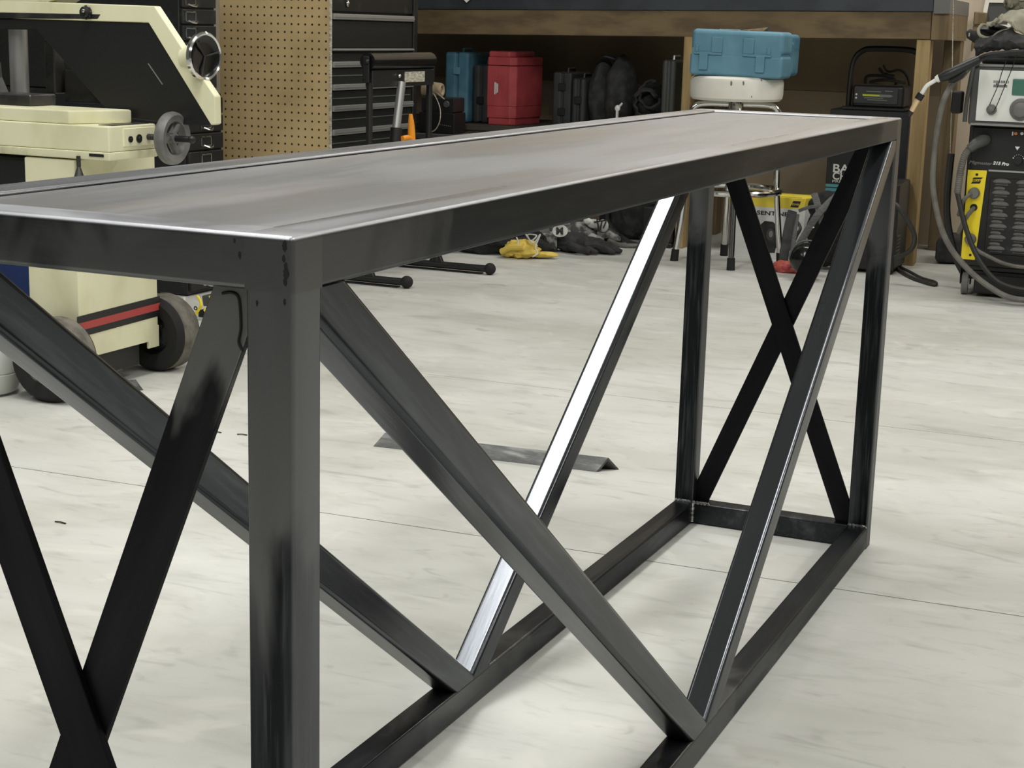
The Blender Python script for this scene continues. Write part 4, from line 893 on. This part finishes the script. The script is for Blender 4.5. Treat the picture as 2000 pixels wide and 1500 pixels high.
yl = thing('yellow_leather_glove', 'yellow leather welding glove folded on the floor beside the black jacket', 'glove', fl(1020, 506))
q = fl(1018, 505)
m = MB(); m.blob(q+Vector((.0, .01, .034)), (.065, .04, .036), .25, 7, 4, 31, FZ, Matrix.Rotation(.2, 4, 'Z')); m.blob(q+Vector((-.05, -.005, .022)), (.035, .026, .020), .25, 7, 3, 33, FZ)
m.blob(q+Vector((.07, .04, .016)), (.06, .02, .012), .2, 6, 3, 36, FZ, Matrix.Rotation(.4, 4, 'Z')); m.tube([q+Vector((.02, -.03, .05)), q+Vector((-.03, -.035, .045)), q+Vector((-.07, -.025, .022))], [.014, .013, .012], 10); part('leather', m, 'yellow', yl)
m = MB(); m.tube(spline([at(1027, 458, 6.14), at(1037, 470, 6.10), at(1048, 460, 6.10), at(1030, 459, 6.12), at(1042, 475, 6.08), at(1055, 458, 6.10), at(1046, 482, 6.06), at(1050, 494, 6.04), at(1040, 502, 6.02)], 8), .0028, 6); m.tube(spline([at(1009, 464, 6.12), at(1012, 472, 6.10), at(1010, 480, 6.09)], 6), .0028, 6)
single('tangled_string', m, 'white_fab', 'tangled white string lying over the yellow glove', 'string', base=fl(1040, 500))
# hoses in the dark left of the post
hz = thing('hose_coil', 'coil of dark hose on the floor left of the pine post', 'hose', fl(1260, 470))
m = MB(); m.tube(spline([at(1190, 405, 6.80), at(1186, 430, 6.76), at(1206, 455, 6.72), fl(1232, 474, .012), fl(1275, 482, .01), fl(1330, 472, .01)], 10), .0095, 8); part('hose', m, 'cable_d', hz)
m = MB(); m.tube(spline([at(1195, 395, 6.88), at(1203, 418, 6.84), at(1220, 438, 6.80), at(1250, 452, 6.80), at(1300, 455, 6.85)], 10), .0098, 8); part('hose', m, 'cable_d', hz)
m = MB(); m.tube(spline([fl(1190, 470, .01), fl(1210, 478, .01), fl(1240, 480, .01), fl(1290, 478, .01), fl(1330, 466, .01)], 10), .009, 8); part('hose', m, 'cable', hz)
m = MB(); m.blob(bw(-1.19, .25, .10), (.16, .12, .14), .2, 6, 4, 41, FZ); m.blob(bw(-1.12, .22, .05), (.10, .08, .08), .2, 6, 4, 42, FZ)
single('black_bag_heap', m, 'charcoal', 'dark bag heaped on the floor behind the hose coil', 'bag', base=bw(-1.13, .05, 0))
m = MB(); m.box((-1.09, -.02, .02), (-.965, .12, .16), .006, 2, None, BM); m.box((-1.095, -.025, 0), (-.965, .12, .02), .004, 1, None, BM)
single('black_toolbox', m, 'black', 'black toolbox on the floor against the left side of the pine post', 'toolbox', base=bw(-1.03, .05, 0))

# ------------------------------------------------------------------ MIG welding machine at the right edge
YM = 4.82
mg = thing('welding_machine', 'black welding machine with white control panel and yellow socket strip', 'welding machine', (-.08, 5.1, 0))
XL = -.336; XRr = .16
m = MB(); m.box((XL, YM+.004, .085), (XRr, YM+.62, .57), .006, 2); m.box((XL+.012, YM-.001, .10), (XRr-.01, YM+.01, .565), .003, 1); part('housing', m, 'black', mg)
m = MB(); m.box((XL-.004, YM-.03, .572), (XRr, YM+.60, .768), .010, 2); part('control_head', m, 'bezel', mg)
m = MB(); m.prism([(XL+.006, YM-.036, .772), (XRr, YM-.036, .772), (XRr, YM-.036, .763), (XL+.006, YM-.036, .763)], (0, .02, 0), .002, 1); part('head_trim', m, 'grey_steel', mg)
m = MB(); m.prism([(XL+.006, YM-.055, .572), (XRr, YM-.055, .572), (XRr, YM-.055, .580), (XL+.010, YM-.055, .580)], (0, .05, 0), .002, 1); part('head_ledge', m, 'grey_steel', mg)
m = MB(); m.box((XL+.022, YM-.034, .587), (XRr-.02, YM-.028, .752), .0, 1)
for v in m.bm.verts: pass
pn = part('control_panel', m, 'panel_white', mg)
PY = YM-.0345
m = MB(); q = oy(1979, 154, PY); q2 = oy(1979, 186, PY); m.box((q.x, PY-.004, q2.z), (q.x+.075, PY+.001, q.z), .003, 2); part('display', m, 'lcd', mg)
for k in range(9):
    q = oy(1941+3.4*k, 159+.1*k, PY); m = MB(); m.box((q.x, PY-.0006, q.z-.005), (q.x+.0035 if k % 3 else q.x+.0024, PY+.0005, q.z+.003)); part('panel_print', m, 'ink_black' if k % 3 == 0 else 'ink_grey', mg, smooth=False)
q = oy(1940, 170, PY); m = MB(); m.box((q.x, PY-.0005, q.z), (q.x+.044, PY+.0005, q.z+.008)); part('panel_print', m, 'ink_grey', mg, smooth=False)
q = oy(1937, 214, PY); m = MB(); m.lathe([(.016, 0), (.017, .006), (.012, .014), (.0, .018)], q, (0, -1, 0), 22); m.ball(q+Vector((0, -.02, .003)), .0125, n=16); part('dial', m, 'knob', mg)
q = oy(1994, 214, PY); m = MB(); m.lathe([(.036, 0), (.036, .004), (.026, .006), (.024, .022), (.018, .026), (0, .026)], q, (0, -1, 0), 30); part('dial', m, 'knob', mg)
q = oy(2052, 214, PY); m = MB(); m.lathe([(.030, 0), (.030, .004), (.022, .006), (.020, .022), (0, .024)], q, (0, -1, 0), 30); part('dial', m, 'knob', mg)
# lower face: print, yellow strip, louvres
YF = YM-.0012
for px, mm, s in ((1978, 'ink_white', .0), (1984, 'led', 1), (1996, 'ink_white', 1), (2010, 'led', 1)):
    q = oy(px, 261, YF); m = MB()
    if s: m.cyl(q+Vector((0, .001, 0)), q-Vector((0, .0006, 0)), .0052, n=16)
    else: m.box((q.x-.0025, YF-.0006, q.z-.006), (q.x+.002, YF+.001, q.z+.006))
    part('front_print', m, mm, mg, smooth=False)
q = oy(1987, 290, YF); m = MB(); m.prism([q+Vector((-.008, 0, .006)), q+Vector((.008, 0, .006)), q+Vector((0, 0, -.006))], (0, -.0006, 0)); part('front_print', m, 'ink_white', mg, smooth=False)
q = oy(1989, 313, YF)
for a in (2.6, 1.57+1.0, .55): pass
for k in range(7):
    a = math.pi*(.12+.76*k/6); m = MB(); m.ball(q+Vector((.018*math.cos(a), -.0004, .018*math.sin(a))), .0022 if k in (0, 6) else .0012, (1, .3, 1), 8); part('scale_mark', m, 'ink_white', mg)
m = MB(); m.lathe([(.014, 0), (.013, .014), (0, .016)], q, (0, -1, 0), 22); part('dial', m, 'black', mg)
q = oy(1893, 319, YF); text('Migmaster', .0145, q+Vector((0, -.0008, 0)), (1, 0, -.03), (0, 0, 1), 'ink_grey', mg, 'lettering', bold=.0003, shear=.25, width=.0745)
q = oy(1939, 321, YF); text('215 Pro', .0145, q+Vector((0, -.0008, 0)), (1, 0, -.03), (0, 0, 1), 'ink_white', mg, 'lettering', bold=.0006, shear=.25, width=.0525)
c_ = [oy(1891, 331.5, YF), oy(1928, 333, YF), oy(1904, 507.5, YF), oy(1877, 505.5, YF)]
m = MB(); m.prism(c_, (0, -.003, 0)); ys = part('socket_strip', m, 'mig_yellow', mg, smooth=False)
YS = YF-.0035
q = oy(1908, 341, YS); m = MB(); m.cyl(q+Vector((0, .001, 0)), q-Vector((0, .0004, 0)), .0046, n=16); m.prism([oy(1902, 346.5, YS), oy(1920, 346.5, YS), oy(1916.5, 350, YS), oy(1899, 350, YS)], (0, -.0006, 0)); m.prism([oy(1899, 355, YS), oy(1916, 355, YS), oy(1913, 358.5, YS), oy(1896, 358.5, YS)], (0, -.0006, 0)); part('emblem', m, 'ink_black', ys, smooth=False)
text('ESAB', .0075, oy(1900, 354, YS)+Vector((0, -.0006, 0)), (1, 0, 0), (0, 0, 1), 'ink_black', mg, 'lettering', width=.026)
for px, py in ((1903, 377), (1896, 467)):
    q = oy(px, py, YS); m = MB(); m.lathe([(.019, 0), (.019, .012), (.015, .018), (0, .019)], q, (0, -1, 0), 24); part('cable_plug', m, 'knob', ys)
q = oy(1902, 405, YS); m = MB(); m.lathe([(.012, .0), (.012, .003), (.008, .003), (.008, .001), (0, .001)], q, (0, -1, 0), 20); part('socket', m, 'ink_black', ys)
q = oy(1895, 498, YS); m = MB(); m.ball(q, .0045, (1, .4, 1), 10); part('screw', m, 'ink_black', ys)
q = oy(1931, 330, YF); m = MB(); m.box((q.x, YF-.006, q.z-.008), (XRr-.02, YF, q.z-.001), .0015, 1); part('louvre_rail', m, 'alu', mg)
m = MB(); m.box((oy(1925, 400, YM).x+.008, YM-.004, .145), (XRr-.02, YM, .40), .002, 1); part('louvre_plate', m, 'black_scuff', mg)
# pressed louvres: one kind, copied
lv = MB(); lv.lathe([(0, .008), (.4, .0075), (.75, .0052), (1, 0)], (0, 0, 0), (0, -1, 0), 20)
for v in lv.bm.verts: v.co.x *= .029; v.co.z *= .0125 if v.co.z > 0 else .0055
lv.box((-.020, -.0008, -.0095), (.020, .0005, -.0055))
src = part('louvre', lv, 'louver', mg, world=False)
first = True
for r_i in range(7):
    z = .3865-.0372*r_i
    for c_i in range(5):
        xx = -.2155+.0745*c_i
        loc = Vector((xx, YM-.0042, z))-Vector(mg.location)
        if first: src.location = loc; first = False
        else: share(src, mg, loc, name='louvre')
lv = MB(); lv.lathe([(0, .005), (.5, .0042), (1, 0)], (0, 0, 0), (0, -1, 0), 16)
for v in lv.bm.verts: v.co.x *= .018; v.co.z *= .006
src = part('small_louvre', lv, 'louver', mg, world=False); first = True
for r_i in range(6):
    z = .3865-.0372*r_i-.0205
    for c_i in range(5):
        loc = Vector((-.2215+.0745*c_i, YM-.0042, z))-Vector(mg.location)
        if first: src.location = loc; first = False
        else: share(src, mg, loc, name='small_louvre')
# chassis and casters
m = MB(); m.box((XL+.02, YM+.01, .055), (XRr, YM+.66, .086), .003, 1); m.box((XL+.06, YM-.02, .012), (XRr, YM+.05, .075), .004, 1); part('chassis', m, 'black', mg)
for xw in (XL+.025, XRr-.05):
    m = MB(); m.lathe([(0, -.012), (.03, -.012), (.038, -.009), (.0385, .009), (.03, .012), (0, .012)], (xw, YM+.02, .0385), (1, .15, 0), 26); wv = part('caster_wheel', m, 'knob', mg)
    m = MB(); m.prism([(xw-.016, YM-.005, .09), (xw-.016, YM+.045, .09), (xw-.016, YM+.028, .035), (xw-.016, YM+.012, .035)], (.003, 0, 0)); m.prism([(xw+.016, YM-.005, .09), (xw+.016, YM+.045, .09), (xw+.016, YM+.028, .035), (xw+.016, YM+.012, .035)], (.003, 0, 0)); part('caster_fork', m, 'black', mg)
m = MB(); m.cyl((XRr-.02, YM+.55, .09), (XL+.0, YM+.55, .09), .09, n=30); part('rear_wheel', m, 'rubber', mg)
# top: handle bar and rounded cowl
m = MB(); m.box((XL+.02, YM+.0, .766), (XRr, YM+.56, .800), .012, 2); part('top_cover', m, 'black', mg)
m = MB(); m.tube(spline([oy(1907, 128, YM-.03), oy(1912, 117, YM-.05), oy(1930, 109, YM-.06), oy(1960, 105, YM-.06), oy(2010, 102, YM-.06), oy(2060, 101, YM-.06)], 8), .010, 10); part('carry_bar', m, 'satin_black', mg)
m = MB(); m.tube(spline([oy(1903, 126, YM-.033), oy(1897, 150, YM-.035), oy(1888, 200, YM-.035), oy(1884, 238, YM-.035)], 6), .008, 8, flat=.9); part('side_rail', m, 'bezel', mg)
q = oy(1870, 195, YM+.03); m = MB(); m.box((q.x-.018, YM+.01, q.z-.045), (q.x+.018, YM+.06, q.z+.03), .008, 2); part('cable_box', m, 'black', mg)
# torch connector and its corrugated sleeve
m = MB(); m.tube([oy(1925, 273, YM-.01), oy(1918, 275, YM-.035), oy(1905, 281, YM-.055), oy(1893, 291, YM-.06)], [.018, .020, .018, .014], 16); part('torch_connector', m, 'bezel', mg)
pts = spline([oy(1893, 290, YM-.06), oy(1884, 305, YM-.062), oy(1877, 330, YM-.062), oy(1873, 355, YM-.06), oy(1870, 378, YM-.06)], 12)
m = MB(); m.tube(pts, [.0105+.0016*(k % 2) for k in range(len(pts))], 12); part('corrugated_sleeve', m, 'cable', mg)
# cables of the machine
m = MB(); m.tube(spline([oy(1870, 376, YM-.06), oy(1875, 400, YM-.07), oy(1882, 430, YM-.08), oy(1893, 465, YM-.09), oy(1908, 500, YM-.10), oy(1932, 535, YM-.11), oy(1960, 556, YM-.11), oy(2005, 566, YM-.1), oy(2060, 560, YM-.1)], 8), .0085, 8); part('torch_cable', m, 'cable_d', mg)
m = MB(); m.tube(spline([oy(1899, 378, YS-.012), oy(1890, 383, YS-.03), oy(1881, 393, YS-.04), oy(1877, 404, YS-.03), oy(1872, 420, YS-.0)], 6), .0065, 8); m.tube(spline([oy(1902, 406, YS-.004), oy(1896, 413, YS-.02), oy(1887, 425, YS-.03), oy(1880, 437, YS-.02), oy(1872, 455, YS+.0)], 6), .007, 8)
m.tube(spline([oy(1896, 469, YS-.016), oy(1900, 480, YS-.04), oy(1912, 491, YS-.05), oy(1935, 503, YS-.05), oy(1962, 515, YS-.05), oy(2000, 522, YS-.05), oy(2050, 520, YS-.04)], 6), .0068, 8); part('work_cable', m, 'cable', mg)
# dark side hoses falling down the left flank
m = MB(); m.tube(spline([oy(1858, 300, 5.0), oy(1850, 380, 5.0), oy(1852, 440, 5.0), oy(1866, 500, 4.98), oy(1880, 530, 4.95)], 8), .012, 8); part('gas_hose', m, 'cable_d', mg)

# welding gun resting on the machine, its cable looping to the floor
gun = thing('welding_gun', 'welding gun with brass nozzle and swan neck resting over the corner of the machine', 'welding gun', oy(1850, 150, 4.70))
G = 4.68
m = MB(); m.tube([oy(1835, 153, G), oy(1850, 147, G), oy(1868, 138, G), oy(1890, 127, G+.01), oy(1910, 117, G+.03)], [.013, .018, .017, .016, .014], 14, flat=1.0); part('handle', m, 'satin_black', gun)
m = MB(); m.tube([oy(1853, 158, G), oy(1862, 157, G), oy(1876, 149, G), oy(1886, 140, G)], [.006, .009, .009, .005], 10); part('trigger', m, 'black', gun)
m = MB(); m.tube(spline([oy(1832, 154, G), oy(1822, 160, G), oy(1810, 168, G), oy(1802, 180, G), oy(1799, 186, G)], 6), .0068, 12); m.cyl(oy(1835, 152, G), oy(1829, 156, G), .013, .011, 16); nk = part('swan_neck', m, 'panel_white', gun)
m = MB(); m.cyl(oy(1800, 183, G), oy(1793, 194, G), .0125, .0125, 18); part('insulator', m, 'black', gun)
m = MB(); m.cyl(oy(1794, 192, G), oy(1780, 218, G), .0098, .0085, 20); part('nozzle', m, 'brass', gun)
m = MB(); m.cyl(oy(1780.5, 217, G), oy(1775, 226, G), .0088, .0072, 18); part('nozzle_tip', m, 'dark_steel', gun); m = MB(); m.cyl(oy(1776, 225, G), oy(1772, 236, G), .0012, n=6); part('wire', m, 'dark_steel', gun)
m = MB(); m.tube(spline([oy(1892, 132, 4.80), oy(1880, 147, 4.74), oy(1868, 156, 4.72), oy(1856, 170, 4.72), oy(1842, 200, 4.70), oy(1831, 250, 4.70), oy(1824, 310, 4.70), oy(1822, 360, 4.70), oy(1829, 410, 4.70), oy(1842, 455, 4.70), oy(1862, 492, 4.70), oy(1895, 530, 4.70), oy(1935, 562, 4.68), oy(1975, 582, 4.66), oy(2030, 588, 4.7)], 8), .0096, 10); part('cable', m, 'cable', gun)
# key cords hanging over the panel
m = MB(); m.tube(spline([oy(1973, 100, YM-.068), oy(1958, 138, YM-.062), oy(1948, 170, YM-.056), oy(1932, 208, YM-.056), oy(1936, 218, YM-.058), oy(1944, 212, YM-.056), oy(1965, 162, YM-.056), oy(1976, 135, YM-.062), oy(1988, 100, YM-.068)], 8), .0014, 6)
m.ball(oy(1947, 164, YM-.058), .0028, n=8); m.ball(oy(1963, 166, YM-.058), .0034, n=8)
single('black_lanyard', m, 'ink_black', 'thin black lanyard looped over the knob of the white control panel', 'lanyard', base=oy(1940, 200, YM-.056))

# khaki and charcoal jackets thrown over the machine
jk = thing('khaki_jacket', 'khaki work jacket bundled on top of the welding machine', 'jacket', (-.2, 5.05, .80))
from mathutils import noise as NZ
def drape(pts_top, pts_bot, y0, y1, nseg=40, msec=14, amp=.012, thick=.0012, seed=0):
    """a folded cloth: runs between an upper and a lower line, bulging towards the viewer"""
    A = spline(pts_top, 8); B = spline(pts_bot, 8); b = bmesh.new(); rows = []
    for i in range(nseg+1):
        f = i/nseg; a = A[min(int(f*(len(A)-1)), len(A)-1)]; c = B[min(int(f*(len(B)-1)), len(B)-1)]; row = []
        for j in range(msec+1):
            g = j/msec; p = Vector(a).lerp(Vector(c), g); p.y -= math.sin(g*math.pi)*.03
            nv = NZ.noise(Vector((f*7+seed, g*3, seed)))+.5*NZ.noise(Vector((f*15, g*7, seed+3)))
            p += Vector((.3*nv, -abs(nv)*1.0, nv))*amp; row.append(b.verts.new(p))
        rows.append(row)
    for i in range(nseg):
        for j in range(msec): b.faces.new((rows[i][j], rows[i+1][j], rows[i+1][j+1], rows[i][j+1]))
    bmesh.ops.recalc_face_normals(b, faces=b.faces[:]); mb = MB(); mb._join(b); return mb
JY = 4.86
P_ = lambda px, py, dy=0: oy(px, py, JY+dy)
m = drape([P_(1928, 47, .06), P_(1945, 40, .04), P_(1960, 30, .05), P_(1985, 19, .06), P_(2040, 12, .08), P_(2100, 20, .1)], [P_(1930, 51, -.02), P_(1945, 48, -.03), P_(1958, 42, -.05), P_(1980, 52, -.06), P_(2005, 74, -.04), P_(2060, 110, -.02)], 0, 0, seed=2); o = part('front_fold', m, 'khaki', jk); sm = o.modifiers.new('cloth_thickness', 'SOLIDIFY'); sm.thickness = .004; sm.offset = 0
m = drape([P_(1963, -30, .16), P_(1990, -40, .14), P_(2040, -40, .14), P_(2100, -40, .14)], [P_(1966, 12, .12), P_(1985, 16, .10), P_(2030, 20, .10), P_(2090, 24, .1)], 0, 0, seed=5, amp=.02); o = part('back_fold', m, 'khaki', jk); sm = o.modifiers.new('cloth_thickness', 'SOLIDIFY'); sm.thickness = .004; sm.offset = 0
m = MB(); m.tube(spline([P_(1918, 48, .0), P_(1911, 58, -.01), P_(1914, 69, -.02), P_(1926, 74, -.025), P_(1938, 73, -.03), P_(1950, 64, -.03), P_(1968, 58, -.03), P_(1982, 53, -.03)], 7), .0055, 8); m.tube(spline([P_(1918, 48, .02), P_(1930, 48, .0), P_(1945, 46, -.01), P_(1952, 42, -.02)], 6), .004, 8); part('hem', m, 'khaki', jk)
m = MB(); m.blob(P_(1940, 62, .07), (.055, .05, .026), .1, 5, 3, 51); part('dark_lining', m, 'black', jk)
m = MB(); m.blob(P_(2020, 8, .16), (.10, .08, .045), .12, 5, 4, 53); part('bulk', m, 'khaki', jk)
lj = thing('charcoal_jacket', 'charcoal leather welding jacket draped over the top front of the machine', 'jacket', (-.25, 4.9, .78))
m = drape([P_(1908, 68, .02), P_(1925, 72, -.01), P_(1945, 68, -.03), P_(1970, 58, -.03), P_(2000, 70, -.03), P_(2080, 90, -.02)], [P_(1906, 110, -.03), P_(1920, 103, -.06), P_(1945, 99, -.07), P_(1970, 97, -.08), P_(2010, 96, -.08), P_(2080, 96, -.08)], 0, 0, seed=9, amp=.010); o = part('front_fold', m, 'charcoal', lj); sm = o.modifiers.new('cloth_thickness', 'SOLIDIFY'); sm.thickness = .004; sm.offset = 0
m = MB(); m.tube([P_(1930, 88, .0), P_(1918, 80, .0), P_(1905, 72, .0), P_(1893, 66, .01), P_(1888, 67, .01)], [.020, .019, .018, .016, .010], 14); part('sleeve', m, 'wood_side' if False else 'charcoal', lj)
for px, py, mm in ((1893, 68, 'label'), (1904, 69, 'label')):
    m = MB(); m.ball(oy(px, py, JY-.012), 1, (.0025, .002, .007), 8); part('snap', m, mm, lj)
# leaning framed board against the wall
fb = thing('framed_board', 'tilted dark board in a thin white frame against the wall above the machine', 'board', bw(.14, .70, .90), BA)
A_ = [bw(*v) for v in ((.088, .68, .90), (.205, .68, .90), (.235, .735, 1.25), (.118, .735, 1.25))]
def fr_pt(a, b): p = A_[0].lerp(A_[1], a); q = A_[3].lerp(A_[2], a); return p.lerp(q, b)
m = MB(); m.prism([fr_pt(.02, .01), fr_pt(.98, .01), fr_pt(.98, .99), fr_pt(.02, .99)], BN*.012); part('panel', m, 'board_dark', fb, smooth=False)
for a0_, b0_, a1_, b1_ in ((0, 0, .14, 1), (.88, 0, 1, 1), (.14, .275, .88, .31), (.14, 0, .88, .03), (.14, .97, .88, 1)):
    m = MB(); m.prism([fr_pt(a0_, b0_)-BN*.008, fr_pt(a1_, b0_)-BN*.008, fr_pt(a1_, b1_)-BN*.008, fr_pt(a0_, b1_)-BN*.008], BN*.02); part('frame_bar', m, 'frame_white', fb, smooth=False)

# small specks lying on the floor
for k, (px, py, a) in enumerate(((118, 1022, 0), (473, 850, .2), (423, 845, .1))):
    q = fl(px, py); m = MB(); m.tube([Vector((-.011, 0, .0015)), Vector((0, .001, .0022)), Vector((.011, 0, .0012))], .0018, 6, flat=.6)
    m.bm.transform(Matrix.Translation(q) @ Matrix.Rotation(a, 4, 'Z'))
    single('floor_scrap', m, 'ink_black', ('small dark scrap on the floor alone between the two near flat bars', 'small dark scrap on the floor just left of the near table leg', 'small dark scrap on the floor, left of the one touching the near leg')[k], 'scrap', 'scraps on the floor', base=q)
